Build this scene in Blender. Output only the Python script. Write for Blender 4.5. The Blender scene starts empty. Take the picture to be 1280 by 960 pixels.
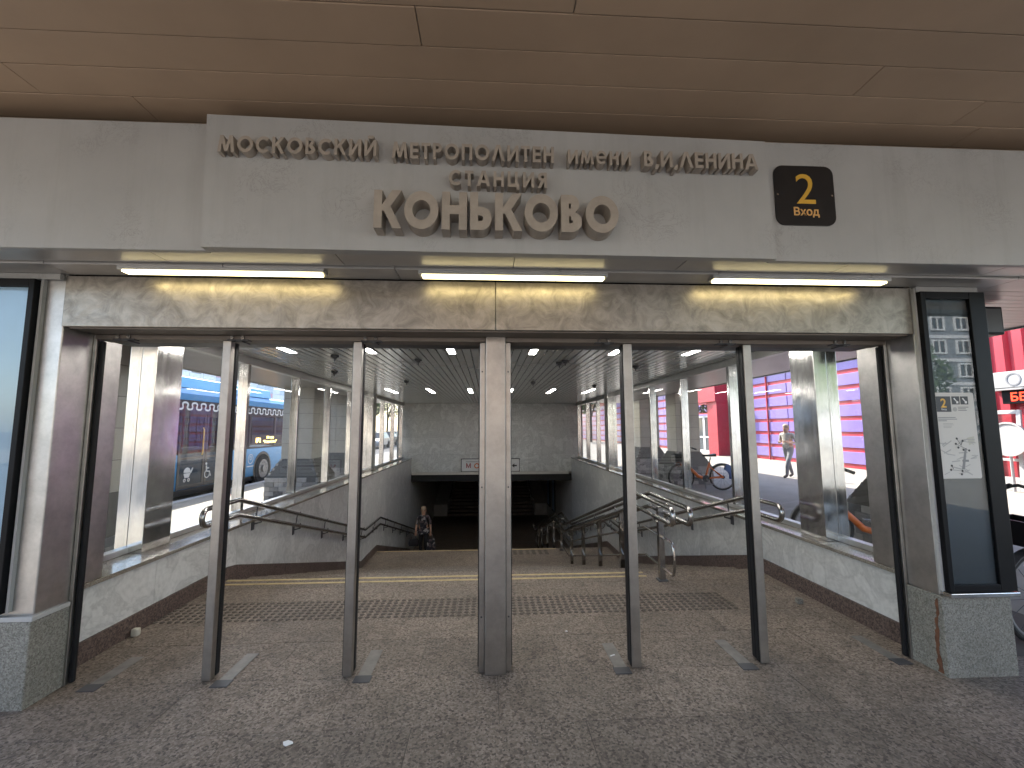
import bpy, bmesh, math, random
from mathutils import Vector, Matrix
random.seed(7)
R = math.radians
scene = bpy.context.scene
col = scene.collection
# ------------------------------------------------------------------ camera
cd = bpy.data.cameras.new('camera'); cam = bpy.data.objects.new('camera', cd); col.objects.link(cam)
cd.sensor_width = 36.0; cd.lens = 547.04 / 1280 * 36.0; cd.clip_start = 0.05; cd.clip_end = 2000
PITCH, YAW, ROLL, EYE = 0.101747, 0.053518, -0.002943, 1.6
fw = Vector((math.sin(YAW) * math.cos(PITCH), math.cos(YAW) * math.cos(PITCH), math.sin(PITCH)))
rt = Vector((math.cos(YAW), -math.sin(YAW), 0)); up = rt.cross(fw)
rt2 = rt * math.cos(ROLL) + up * math.sin(ROLL); up2 = up * math.cos(ROLL) - rt * math.sin(ROLL)
cam.matrix_world = Matrix(((rt2.x, up2.x, -fw.x, 0), (rt2.y, up2.y, -fw.y, 0), (rt2.z, up2.z, -fw.z, EYE), (0, 0, 0, 1)))
scene.camera = cam
# ------------------------------------------------------------------ light
SUN_EL, SUN_AZ = R(44), (-0.45, 0.89)          # the sun stands beyond the building, to the left
w = bpy.data.worlds.new('World'); scene.world = w; w.use_nodes = True
wn = w.node_tree.nodes; bg = wn['Background']
sky = wn.new('ShaderNodeTexSky'); sky.sky_type = 'NISHITA'; sky.sun_disc = False
sky.sun_elevation = SUN_EL; sky.sun_rotation = math.atan2(SUN_AZ[0], SUN_AZ[1])
sky.air_density = 1.0; sky.dust_density = 1.5; sky.ozone_density = 1.0
w.node_tree.links.new(sky.outputs[0], bg.inputs[0]); bg.inputs[1].default_value = 0.15
sd = bpy.data.lights.new('sun', 'SUN'); sun = bpy.data.objects.new('sun', sd); col.objects.link(sun)
sd.energy = 3.0; sd.angle = R(0.53); sd.color = (1.0, 0.95, 0.87)
h = math.hypot(*SUN_AZ)
sdir = Vector((SUN_AZ[0] / h * math.cos(SUN_EL), SUN_AZ[1] / h * math.cos(SUN_EL), math.sin(SUN_EL)))
sun.rotation_euler = (-sdir).to_track_quat('-Z', 'Y').to_euler(); sun.location = (-20, 40, 40)
scene.view_settings.view_transform = 'Standard'; scene.view_settings.look = 'None'
scene.view_settings.gamma = 1.0; scene.view_settings.use_curve_mapping = False
scene.view_settings.exposure = 2.5
scene.cycles.max_bounces = 10; scene.cycles.diffuse_bounces = 5; scene.cycles.glossy_bounces = 5
scene.cycles.transparent_max_bounces = 24; scene.cycles.transmission_bounces = 6
scene.cycles.caustics_reflective = False; scene.cycles.caustics_refractive = False
scene.cycles.sample_clamp_indirect = 6.0
scene.cycles.use_denoising = True

# ------------------------------------------------------------------ materials
M = {}
def nt(name):
    m = bpy.data.materials.new(name); m.use_nodes = True; M[name] = m
    t = m.node_tree; return m, t, t.nodes['Principled BSDF']
def N(t, k, **kw):
    n = t.nodes.new(k)
    for a, b in kw.items():
        if a in n.inputs: n.inputs[a].default_value = b
        else: setattr(n, a, b)
    return n
def L(t, a, b): t.links.new(a, b)
def c4(c, k=1.0): return (min(c[0]*k, 1), min(c[1]*k, 1), min(c[2]*k, 1), 1)
def ramp(t, fac, stops):
    r = t.nodes.new('ShaderNodeValToRGB'); e = r.color_ramp.elements
    while len(e) < len(stops): e.new(0.5)
    for i, (p, c) in enumerate(stops): e[i].position = p; e[i].color = c if len(c) == 4 else c4(c)
    L(t, fac, r.inputs[0]); return r
def pos(t, scale=(1, 1, 1)):
    g = N(t, 'ShaderNodeNewGeometry'); mp = N(t, 'ShaderNodeMapping'); mp.inputs['Scale'].default_value = scale
    L(t, g.outputs['Position'], mp.inputs[0]); return mp.outputs[0]
def mult(t, a, b, fac=1.0):
    m = t.nodes.new('ShaderNodeMix'); m.data_type = 'RGBA'; m.blend_type = 'MULTIPLY'; m.inputs[0].default_value = fac
    L(t, a, m.inputs[6]); L(t, b, m.inputs[7]); return m.outputs[2]
def pm(name, base, rough=0.6, metal=0.0, var=0.12, scale=4.0, bump=0.0, bscale=60.0, rnd=0.0, stretch=(1, 1, 1), rvar=0.0, spec=0.5, coat=0.0):
    m, t, b = nt(name)
    p = pos(t, stretch)
    n = N(t, 'ShaderNodeTexNoise', Scale=scale, Detail=6.0, Roughness=0.6); L(t, p, n.inputs['Vector'])
    r = ramp(t, n.outputs[0], [(0.28, c4(base, 1 - var)), (0.72, c4(base, 1 + var))]); out = r.outputs[0]
    if rnd:
        oi = N(t, 'ShaderNodeObjectInfo')
        rr = ramp(t, oi.outputs['Random'], [(0, (1 - rnd,) * 3), (1, (1 + 0 * rnd,) * 3)]); out = mult(t, out, rr.outputs[0])
    L(t, out, b.inputs['Base Color'])
    b.inputs['Roughness'].default_value = rough; b.inputs['Metallic'].default_value = metal
    b.inputs['Specular IOR Level'].default_value = spec; b.inputs['Coat Weight'].default_value = coat
    if rvar:
        mr = N(t, 'ShaderNodeMapRange'); mr.inputs[1].default_value = 0.3; mr.inputs[2].default_value = 0.7
        mr.inputs[3].default_value = max(0.03, rough - rvar); mr.inputs[4].default_value = rough + rvar
        n3 = N(t, 'ShaderNodeTexNoise', Scale=scale * 2.7, Detail=5.0); L(t, p, n3.inputs['Vector'])
        L(t, n3.outputs[0], mr.inputs[0]); L(t, mr.outputs[0], b.inputs['Roughness'])
    if bump:
        n2 = N(t, 'ShaderNodeTexNoise', Scale=bscale, Detail=4.0); L(t, p, n2.inputs['Vector'])
        bp = N(t, 'ShaderNodeBump', Strength=bump, Distance=0.01); L(t, n2.outputs[0], bp.inputs['Height']); L(t, bp.outputs[0], b.inputs['Normal'])
    return m
def granite(name, tones, cell=55.0, rough=0.65, bump=0.25, rnd=0.12, stain=0.35, spec=0.4, gum=False):
    m, t, b = nt(name); p = pos(t)
    v = N(t, 'ShaderNodeTexVoronoi', Scale=cell); L(t, p, v.inputs['Vector'])
    sep = N(t, 'ShaderNodeSeparateColor'); L(t, v.outputs['Color'], sep.inputs[0])
    r = ramp(t, sep.outputs[0], [(i / (len(tones) - 1), c4(c)) for i, c in enumerate(tones)])
    n = N(t, 'ShaderNodeTexNoise', Scale=cell * 2.2, Detail=3.0); L(t, p, n.inputs['Vector'])
    rn = ramp(t, n.outputs[0], [(0.3, (0.62,) * 3), (0.68, (1,) * 3)]); out = mult(t, r.outputs[0], rn.outputs[0])
    s = N(t, 'ShaderNodeTexNoise', Scale=1.3, Detail=7.0, Roughness=0.65); L(t, p, s.inputs['Vector'])
    rs = ramp(t, s.outputs[0], [(0.3, (1 - stain, 1 - stain * 1.02, 1 - stain * 1.05)), (0.62, (1, 1, 1))]); out = mult(t, out, rs.outputs[0])
    if gum:
        sp = N(t, 'ShaderNodeTexVoronoi', Scale=3.4); L(t, p, sp.inputs['Vector']); rg_ = ramp(t, sp.outputs['Distance'], [(0.05, (0.55,) * 3), (0.075, (1,) * 3)]); out = mult(t, out, rg_.outputs[0], 0.8)
        s5 = N(t, 'ShaderNodeTexNoise', Scale=4.5, Detail=9.0, Roughness=0.75, Distortion=0.6); L(t, p, s5.inputs['Vector']); r5 = ramp(t, s5.outputs[0], [(0.36, (0.66, 0.64, 0.62)), (0.52, (1, 1, 1)), (0.72, (1.0, 1.0, 1.0))]); out = mult(t, out, r5.outputs[0], 0.8)
    oi = N(t, 'ShaderNodeObjectInfo'); rr = ramp(t, oi.outputs['Random'], [(0, (1 - rnd,) * 3), (1, (1,) * 3)]); out = mult(t, out, rr.outputs[0])
    L(t, out, b.inputs['Base Color']); b.inputs['Specular IOR Level'].default_value = spec
    mr = N(t, 'ShaderNodeMapRange'); mr.inputs[1].default_value = 0.35; mr.inputs[2].default_value = 0.65
    mr.inputs[3].default_value = rough - 0.12; mr.inputs[4].default_value = rough + 0.12
    L(t, s.outputs[0], mr.inputs[0]); L(t, mr.outputs[0], b.inputs['Roughness'])
    bp = N(t, 'ShaderNodeBump', Strength=bump, Distance=0.006); L(t, n.outputs[0], bp.inputs['Height']); L(t, bp.outputs[0], b.inputs['Normal'])
    return m
def marble(name, base, rough=0.28, rnd=0.1):
    m, t, b = nt(name); p = pos(t)
    n = N(t, 'ShaderNodeTexNoise', Scale=2.2, Detail=8.0, Roughness=0.62, Distortion=1.4); L(t, p, n.inputs['Vector'])
    r = ramp(t, n.outputs[0], [(0.28, c4(base, 0.72)), (0.45, c4(base, 0.95)), (0.5, c4(base, 0.8)), (0.55, c4(base)), (0.75, c4(base, 1.12))])
    s = N(t, 'ShaderNodeTexNoise', Scale=26.0, Detail=4.0); L(t, p, s.inputs['Vector'])
    rs = ramp(t, s.outputs[0], [(0.3, (0.86,) * 3), (0.6, (1,) * 3)]); out = mult(t, r.outputs[0], rs.outputs[0])
    oi = N(t, 'ShaderNodeObjectInfo'); rr = ramp(t, oi.outputs['Random'], [(0, (1 - rnd,) * 3), (1, (1,) * 3)]); out = mult(t, out, rr.outputs[0])
    L(t, out, b.inputs['Base Color']); b.inputs['Roughness'].default_value = rough
    return m
def steel(name, base, rough=0.3, rvar=0.12, swirl=0.0, stretch=(6, 6, 0.5), scale=3.0, grime=0.25, gscale=7.0):
    m, t, b = nt(name); b.inputs['Metallic'].default_value = 1.0
    p = pos(t, stretch); pw = pos(t)
    n = N(t, 'ShaderNodeTexNoise', Scale=scale, Detail=5.0, Roughness=0.55, Distortion=swirl); L(t, p, n.inputs['Vector'])
    g = N(t, 'ShaderNodeTexNoise', Scale=gscale, Detail=7.0, Roughness=0.7, Distortion=swirl * 0.6); L(t, pw, g.inputs['Vector'])
    r = ramp(t, g.outputs[0], [(0.3, c4(base, 1 - grime)), (0.62, c4(base, 1.12))])
    L(t, r.outputs[0], b.inputs['Base Color'])
    mr = N(t, 'ShaderNodeMapRange'); mr.inputs[1].default_value = 0.2; mr.inputs[2].default_value = 0.8
    mr.inputs[3].default_value = rough + rvar * 1.5; mr.inputs[4].default_value = max(0.06, rough - rvar * 1.5)
    L(t, n.outputs[0], mr.inputs[0]); L(t, mr.outputs[0], b.inputs['Roughness'])
    f = N(t, 'ShaderNodeTexNoise', Scale=2.0, Detail=2.0); L(t, pw, f.inputs['Vector'])
    bp = N(t, 'ShaderNodeBump', Strength=0.06, Distance=0.05); L(t, f.outputs[0], bp.inputs['Height']); L(t, bp.outputs[0], b.inputs['Normal'])
    return m
def glass(name, tint=(0.975, 0.985, 0.98), refl=1.0, dirt=0.03):
    m = bpy.data.materials.new(name); m.use_nodes = True; M[name] = m; t = m.node_tree; t.nodes.clear()
    o = N(t, 'ShaderNodeOutputMaterial'); tr = N(t, 'ShaderNodeBsdfTransparent'); tr.inputs[0].default_value = c4(tint)
    gl = N(t, 'ShaderNodeBsdfGlossy'); gl.inputs['Roughness'].default_value = 0.01
    lw = N(t, 'ShaderNodeLayerWeight'); lw.inputs[0].default_value = 0.5
    pw = N(t, 'ShaderNodeMath', operation='POWER'); L(t, lw.outputs['Facing'], pw.inputs[0]); pw.inputs[1].default_value = 5.0
    fr = N(t, 'ShaderNodeMapRange'); fr.inputs[3].default_value = 0.035 * refl; fr.inputs[4].default_value = 0.9; L(t, pw.outputs[0], fr.inputs[0])
    mx = N(t, 'ShaderNodeMixShader'); L(t, fr.outputs[0], mx.inputs[0]); L(t, tr.outputs[0], mx.inputs[1]); L(t, gl.outputs[0], mx.inputs[2])
    df = N(t, 'ShaderNodeBsdfDiffuse'); df.inputs[0].default_value = (0.6, 0.6, 0.58, 1)
    n = N(t, 'ShaderNodeTexNoise', Scale=3.0, Detail=6.0); L(t, pos(t), n.inputs['Vector'])
    mr = N(t, 'ShaderNodeMapRange'); mr.inputs[1].default_value = 0.4; mr.inputs[2].default_value = 0.75; mr.inputs[4].default_value = dirt
    L(t, n.outputs[0], mr.inputs[0])
    m2 = N(t, 'ShaderNodeMixShader'); L(t, mr.outputs[0], m2.inputs[0]); L(t, mx.outputs[0], m2.inputs[1]); L(t, df.outputs[0], m2.inputs[2])
    L(t, m2.outputs[0], o.inputs[0]); return m
def emit(name, c, s):
    m, t, b = nt(name); b.inputs['Base Color'].default_value = c4(c); b.inputs['Emission Color'].default_value = c4(c); b.inputs['Emission Strength'].default_value = s
    return m

granite('floor_granite', [(0.095, 0.074, 0.056), (0.22, 0.173, 0.136), (0.31, 0.248, 0.199), (0.41, 0.338, 0.276), (0.175, 0.136, 0.106)], 84, 0.6, 0.35, 0.24, 0.36, gum=True)
granite('base_granite', [(0.16, 0.15, 0.125), (0.26, 0.247, 0.21), (0.36, 0.343, 0.295), (0.195, 0.185, 0.155)], 130, 0.6, 0.2, 0.05, 0.3)
granite('skirt_granite', [(0.05, 0.035, 0.03), (0.13, 0.09, 0.075), (0.22, 0.16, 0.135), (0.10, 0.07, 0.06)], 90, 0.4, 0.1, 0.1, 0.2)
granite('sill_granite', [(0.20, 0.175, 0.14), (0.30, 0.265, 0.22), (0.38, 0.34, 0.285)], 160, 0.125, 0.0, 0.06, 0.15, 0.8)
marble('wall_marble', (0.62, 0.612, 0.585)); marble('back_marble', (0.74, 0.76, 0.73), 0.26, 0.14)
pm('grout', (0.085, 0.07, 0.058), 0.9, var=0.4, scale=3); pm('dome_stone', (0.075, 0.06, 0.047), 0.6, var=0.3, scale=20)
steel('beam_steel', (0.30, 0.27, 0.232), 0.40, 0.075, 1.8, (1, 1, 1.3), 9.0, 0.42, 8.0)
steel('steel', (0.46, 0.445, 0.425), 0.36, 0.05, stretch=(3, 3, 1.2), scale=2.0, grime=0.18); steel('post_steel', (0.325, 0.305, 0.28), 0.36, 0.05, stretch=(3, 3, 1), grime=0.15)
steel('polished', (0.66, 0.65, 0.63), 0.14, 0.06, grime=0.15); steel('rail_steel', (0.40, 0.385, 0.365), 0.19, 0.04, grime=0.3)
pm('rubber', (0.010, 0.010, 0.011), 0.5, var=0.3, spec=0.2); pm('black_metal', (0.007, 0.007, 0.008), 0.4, var=0.25, spec=0.12)
def painted(name, base):
    m, t, b = nt(name); p = pos(t); pst = pos(t, (9, 9, 0.7))
    n = N(t, 'ShaderNodeTexNoise', Scale=1.6, Detail=7.0, Roughness=0.6); L(t, p, n.inputs['Vector'])
    r = ramp(t, n.outputs[0], [(0.3, c4(base, 0.9)), (0.7, c4(base, 1.07))])
    n2 = N(t, 'ShaderNodeTexNoise', Scale=1.0, Detail=5.0, Roughness=0.7); L(t, pst, n2.inputs['Vector'])
    r2 = ramp(t, n2.outputs[0], [(0.28, (0.84, 0.83, 0.81)), (0.5, (1, 1, 1)), (1, (1, 1, 1))]); o = mult(t, r.outputs[0], r2.outputs[0], 0.5)
    n3 = N(t, 'ShaderNodeTexNoise', Scale=5.0, Detail=10.0, Roughness=0.75, Distortion=3.0); L(t, p, n3.inputs['Vector'])
    r3 = ramp(t, n3.outputs[0], [(0.488, (1, 1, 1)), (0.5, (0.55, 0.53, 0.51)), (0.512, (1, 1, 1))])
    n4 = N(t, 'ShaderNodeTexNoise', Scale=2.4, Detail=3.0); L(t, p, n4.inputs['Vector'])
    r4 = ramp(t, n4.outputs[0], [(0.5, (0, 0, 0)), (0.64, (1, 1, 1))])
    mx = t.nodes.new('ShaderNodeMix'); mx.data_type = 'RGBA'; mx.blend_type = 'MULTIPLY'; L(t, r4.outputs[0], mx.inputs[0]); L(t, o, mx.inputs[6]); L(t, r3.outputs[0], mx.inputs[7])
    L(t, mx.outputs[2], b.inputs['Base Color']); b.inputs['Roughness'].default_value = 0.5
    bp = N(t, 'ShaderNodeBump', Strength=0.05, Distance=0.02); L(t, n4.outputs[0], bp.inputs['Height']); L(t, bp.outputs[0], b.inputs['Normal'])
painted('fascia', (0.40, 0.395, 0.385))
pm('letter', (0.35, 0.30, 0.25), 0.6, var=0.14, scale=14)
pm('canopy_panel', (0.46, 0.325, 0.22), 0.55, var=0.10, scale=1.1, rnd=0.14, bump=0.02, bscale=5)
pm('soffit', (0.46, 0.44, 0.42), 0.35, 0.6, var=0.06, rnd=0.06)
pm('ceiling_slat', (0.62, 0.63, 0.61), 0.22, 0.5, var=0.06, rnd=0.08, scale=1.5); pm('dark_void', (0.02, 0.02, 0.02), 0.9)
pm('aluminium', (0.55, 0.55, 0.53), 0.35, 0.8, var=0.08); pm('roof', (0.3, 0.3, 0.3), 0.8)
glass('clear_glass'); glass('case_glass', (0.9, 0.93, 0.94), 1.3, 0.01)
emit('lamp', (1.0, 0.84, 0.42), 1.8); emit('hall_lamp', (1.0, 0.97, 0.9), 8.0)
pm('plaque', (0.014, 0.012, 0.012), 0.3, var=0.2); pm('yellow_print', (0.70, 0.40, 0.045), 0.5, var=0.05); pm('orange_print', (0.75, 0.42, 0.14), 0.5, var=0.05)
pm('stair_yellow', (0.46, 0.36, 0.19), 0.7, var=0.25, scale=14)
pm('white_paint', (0.75, 0.75, 0.74), 0.5, var=0.05); pm('dimmed_white', (0.33, 0.325, 0.31), 0.6, var=0.2, scale=5); pm('poster_paper', (0.55, 0.53, 0.49), 0.5, var=0.03); pm('poster_dark', (0.03, 0.03, 0.032), 0.5)  # second white is darkened so sunlit kiosk parts do not blow out
pm('poster_grey', (0.36, 0.35, 0.33), 0.5); pm('poster_tan', (0.45, 0.43, 0.36), 0.5); pm('screen_blue', (0.02, 0.023, 0.028), 0.4, var=0.06); pm('poster_sky_blue', (0.42, 0.55, 0.68), 0.4, var=0.05)  # last blue also paints the sky's reflection in the left display
pm('asphalt', (0.06, 0.06, 0.062), 0.9, var=0.2, scale=3, bump=0.2, bscale=150); pm('pavement', (0.235, 0.215, 0.18), 0.85, var=0.16, scale=1.2, bump=0.15, bscale=90)
pm('kerb', (0.36, 0.35, 0.34), 0.8); pm('paver', (0.36, 0.335, 0.31), 0.8, var=0.14, rnd=0.25)
pm('tile', (0.47, 0.45, 0.40), 0.3, var=0.05, rnd=0.07); pm('tile_grout', (0.13, 0.125, 0.115), 0.8)
pm('brick_light', (0.36, 0.345, 0.33), 0.8, var=0.2, rnd=0.62, scale=9, bump=0.3, bscale=40)
pm('bus_blue', (0.045, 0.25, 0.52), 0.45, var=0.08, spec=0.3); pm('bus_roof', (0.06, 0.36, 0.62), 0.3, var=0.06); pm('bus_black', (0.02, 0.02, 0.023), 0.2)
glass('bus_glass', (0.30, 0.30, 0.31), 1.0, 0.05); pm('tyre', (0.02, 0.02, 0.02), 0.85); pm('amber', (0.8, 0.5, 0.1), 0.5); pm('rim', (0.2, 0.2, 0.2), 0.4, 0.6)
emit('amber_led', (1.0, 0.62, 0.16), 1.6); emit('red_led', (1.0, 0.05, 0.015), 0.7)
pm('seat_cloth', (0.20, 0.08, 0.07), 0.8); pm('bus_inside', (0.30, 0.27, 0.24), 0.7)
pm('panel_white', (0.72, 0.73, 0.74), 0.5, rnd=0.12); pm('panel_pink', (0.60, 0.33, 0.42), 0.5, rnd=0.12); pm('panel_grey', (0.46, 0.52, 0.60), 0.5, rnd=0.12)
pm('purple', (0.205, 0.145, 0.385), 0.3, var=0.06, rnd=0.15); pm('red_paint', (0.36, 0.018, 0.032), 0.45, var=0.12); pm('dark_window', (0.05, 0.06, 0.07), 0.12)
pm('leaf_green', (0.075, 0.14, 0.03), 0.7, var=0.4, scale=1.2, rnd=0.2); pm('leaf_dark', (0.045, 0.09, 0.025), 0.7, var=0.4, scale=1.2); pm('bark', (0.09, 0.07, 0.05), 0.9)
pm('orange_paint', (0.62, 0.14, 0.015), 0.35, var=0.1); pm('dark_grey', (0.05, 0.05, 0.055), 0.5); pm('mid_grey', (0.2, 0.2, 0.2), 0.5); pm('blue_plastic', (0.06, 0.12, 0.33), 0.4)
pm('skin', (0.48, 0.28, 0.20), 0.55); pm('hair_grey', (0.36, 0.27, 0.2), 0.8, var=0.3, scale=60); pm('hair_dark', (0.06, 0.045, 0.04), 0.8); pm('shoe_white', (0.7, 0.69, 0.66), 0.6); pm('trousers_black', (0.018, 0.018, 0.022), 0.85); pm('trousers_grey', (0.17, 0.17, 0.18), 0.85)
pm('shirt', (0.42, 0.41, 0.37), 0.85, var=0.25, scale=25); pm('tower_wall', (0.20, 0.225, 0.25), 0.7, var=0.08); pm('rust', (0.12, 0.05, 0.025), 0.9, var=0.5, scale=20)
def floral(name):
    m, t, b = nt(name); v = N(t, 'ShaderNodeTexVoronoi', Scale=16.0); L(t, pos(t), v.inputs['Vector'])
    s = N(t, 'ShaderNodeSeparateColor'); L(t, v.outputs['Color'], s.inputs[0])
    r = ramp(t, s.outputs[0], [(0, (0.02, 0.02, 0.03)), (0.5, (0.05, 0.045, 0.06)), (0.62, (0.34, 0.32, 0.32)), (0.8, (0.12, 0.09, 0.10)), (1, (0.5, 0.48, 0.47))]); r.color_ramp.interpolation = 'CONSTANT'
    L(t, r.outputs[0], b.inputs['Base Color']); b.inputs['Roughness'].default_value = 0.85
floral('floral')

# ------------------------------------------------------------------ mesh helpers
class MB:
    def __init__(s): s.v = []; s.f = []; s.mi = []
    def add(s, vs, fs, mi=0):
        o = len(s.v); s.v += [tuple(p) for p in vs]; s.f += [tuple(i + o for i in f) for f in fs]; s.mi += [mi] * len(fs); return s
    def box(s, x0, x1, y0, y1, z0, z1, mi=0, ch=0.0):
        if ch <= 0:
            vs = [(x, y, z) for x in (x0, x1) for y in (y0, y1) for z in (z0, z1)]
            return s.add(vs, [(0, 1, 3, 2), (4, 6, 7, 5), (0, 4, 5, 1), (2, 3, 7, 6), (0, 2, 6, 4), (1, 5, 7, 3)], mi)
        bm = bmesh.new(); vv = [bm.verts.new((x, y, z)) for x in (x0, x1) for y in (y0, y1) for z in (z0, z1)]
        for f in [(0, 1, 3, 2), (4, 6, 7, 5), (0, 4, 5, 1), (2, 3, 7, 6), (0, 2, 6, 4), (1, 5, 7, 3)]: bm.faces.new([vv[i] for i in f])
        bmesh.ops.bevel(bm, geom=bm.edges[:], offset=ch, segments=2, affect='EDGES', profile=0.5)
        bm.verts.index_update()
        s.add([v.co[:] for v in bm.verts], [[v.index for v in f.verts] for f in bm.faces], mi); bm.free(); return s
    def prism(s, poly, axis, a, b, mi=0):   # poly in the two other axes (cyclic order), extruded along axis from a to b
        def mk(p, c): return {'x': (c, p[0], p[1]), 'y': (p[0], c, p[1]), 'z': (p[0], p[1], c)}[axis]
        n = len(poly); vs = [mk(p, a) for p in poly] + [mk(p, b) for p in poly]
        return s.add(vs, [tuple(range(n))[::-1], tuple(range(n, 2 * n))] + [(i, (i + 1) % n, n + (i + 1) % n, n + i) for i in range(n)], mi)
    def tube(s, pts, r, n=8, mi=0, cap=True, closed=False):
        pts = [Vector(p) for p in pts]; rs = r if isinstance(r, (list, tuple)) else [r] * len(pts); vs = []; m = len(pts)
        prev = None
        for i, p in enumerate(pts):
            a = pts[i - 1] if (i or closed) else p; b = pts[(i + 1) % m] if (i < m - 1 or closed) else p
            d = (b - a).normalized()
            if prev is None: u = d.orthogonal().normalized()
            else:
                u = prev - d * prev.dot(d)
                u = u.normalized() if u.length > 1e-6 else d.orthogonal().normalized()
            prev = u; w_ = d.cross(u)
            vs += [p + (u * math.cos(2 * math.pi * k / n) + w_ * math.sin(2 * math.pi * k / n)) * rs[i] for k in range(n)]
        fs = []
        for i in range(m if closed else m - 1):
            j = (i + 1) % m
            fs += [(i * n + k, i * n + (k + 1) % n, j * n + (k + 1) % n, j * n + k) for k in range(n)]
        if cap and not closed: fs += [tuple(range(n))[::-1], tuple(range((m - 1) * n, m * n))]
        return s.add(vs, fs, mi)
    def disc(s, c, axis, r, t, n=24, mi=0, r2=None):   # solid cylinder, centre c, thickness t along axis
        c = Vector(c); e = {'x': 0, 'y': 1, 'z': 2}[axis]; o = [i for i in range(3) if i != e]; vs = []
        for sgn, rr in ((-0.5, r), (0.5, r if r2 is None else r2)):
            for k in range(n):
                p = c.copy(); p[e] += sgn * t; p[o[0]] += rr * math.cos(2 * math.pi * k / n); p[o[1]] += rr * math.sin(2 * math.pi * k / n); vs.append(p)
        return s.add(vs, [tuple(range(n))[::-1], tuple(range(n, 2 * n))] + [(k, (k + 1) % n, n + (k + 1) % n, n + k) for k in range(n)], mi)
    def ring(s, c, axis, r0, r1, t, a0=0, a1=360, n=36, mi=0, ex=1.0):   # flat ring sector with thickness
        e = {'x': 0, 'y': 1, 'z': 2}[axis]; o = [i for i in range(3) if i != e]; vs = []; full = abs(a1 - a0) >= 359.9
        m = n if full else n + 1
        for k in range(m):
            a = R(a0 + (a1 - a0) * k / n)
            for rr in (r0, r1):
                for sg in (-0.5, 0.5):
                    p = [c[0], c[1], c[2]]; p[e] += sg * t; p[o[0]] += rr * math.cos(a) * ex; p[o[1]] += rr * math.sin(a); vs.append(p)
        fs = []
        for k in range(n):
            i, j = k * 4, ((k + 1) % m) * 4
            fs += [(i, j, j + 1, i + 1), (i + 2, i + 3, j + 3, j + 2), (i, i + 2, j + 2, j), (i + 1, j + 1, j + 3, i + 3)]
        if not full: fs += [(0, 1, 3, 2), ((m - 1) * 4, (m - 1) * 4 + 2, (m - 1) * 4 + 3, (m - 1) * 4 + 1)]
        return s.add(vs, fs, mi)
    def ball(s, c, r, n=10, mi=0, sc=(1, 1, 1)):
        vs = []; fs = []
        for i in range(n + 1):
            th = math.pi * i / n
            for k in range(2 * n):
                ph = math.pi * k / n; vs.append((c[0] + r * sc[0] * math.sin(th) * math.cos(ph), c[1] + r * sc[1] * math.sin(th) * math.sin(ph), c[2] + r * sc[2] * math.cos(th)))
        for i in range(n):
            for k in range(2 * n): fs.append((i * 2 * n + k, (i + 1) * 2 * n + k, (i + 1) * 2 * n + (k + 1) % (2 * n), i * 2 * n + (k + 1) % (2 * n)))
        return s.add(vs, fs, mi)
    def mesh(s, name, mats, smooth=False):
        me = bpy.data.meshes.new(name); me.from_pydata(s.v, [], s.f)
        for m in (mats if isinstance(mats, (list, tuple)) else [mats]): me.materials.append(M[m] if isinstance(m, str) else m)
        me.polygons.foreach_set('material_index', s.mi)
        bm = bmesh.new(); bm.from_mesh(me); bmesh.ops.remove_doubles(bm, verts=bm.verts[:], dist=1e-6) if smooth else None
        bmesh.ops.recalc_face_normals(bm, faces=bm.faces[:]); bm.to_mesh(me); bm.free()
        if smooth:
            me.polygons.foreach_set('use_smooth', [True] * len(me.polygons)); me.set_sharp_from_angle(angle=R(40))
        return me
    def build(s, name, mats, parent=None, smooth=False): return obj(name, s.mesh(name, mats, smooth), parent)
def obj(name, me, parent=None, loc=None):
    o = bpy.data.objects.new(name, me); col.objects.link(o)
    if parent: o.parent = parent
    if loc: o.location = loc
    return o
def tag(o, label, cat, group=None):
    o['label'] = label; o['category'] = cat
    if group: o['group'] = group
    return o
def thing(name, label, cat, loc=(0, 0, 0), rz=0.0, group=None):
    o = obj(name, None, None, loc); o.rotation_euler = (0, 0, rz); o.empty_display_size = 0.2
    return tag(o, label, cat, group)
def struct(o): o['kind'] = 'structure'; return o
def copy_tree(o, parent=None):
    c = o.copy(); col.objects.link(c); c.parent = parent
    for ch in list(o.children): copy_tree(ch, c)
    return c
def boxo(name, b, mat, parent=None, ch=0.0): return MB().box(*b, ch=ch).build(name, mat, parent)
def text_mesh(name, s, size, mat, depth=0.002, align='CENTER', bold=False):
    cu = bpy.data.curves.new(name, 'FONT'); cu.body = s; cu.size = size; cu.extrude = depth; cu.align_x = align; cu.resolution_u = 4
    if bold: cu.offset = size * 0.018
    t = bpy.data.objects.new(name, cu); col.objects.link(t); dg = bpy.context.evaluated_depsgraph_get(); dg.update()
    me = bpy.data.meshes.new_from_object(t.evaluated_get(dg)); bpy.data.objects.remove(t); bpy.data.curves.remove(cu)
    me.name = name; me.materials.clear(); me.materials.append(M[mat]); return me
def text(name, s, size, mat, loc, rot, parent=None, depth=0.002, align='CENTER', bold=False, sx=1.0):
    o = obj(name, text_mesh(name, s, size, mat, depth, align, bold), parent, loc); o.rotation_euler = rot; o.scale = (sx, 1, 1); return o
FACE_CAM = (R(90), 0, 0)                      # lettering that faces -Y
FACE_PX = (R(90), 0, R(90))                   # lettering that faces +X

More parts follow.
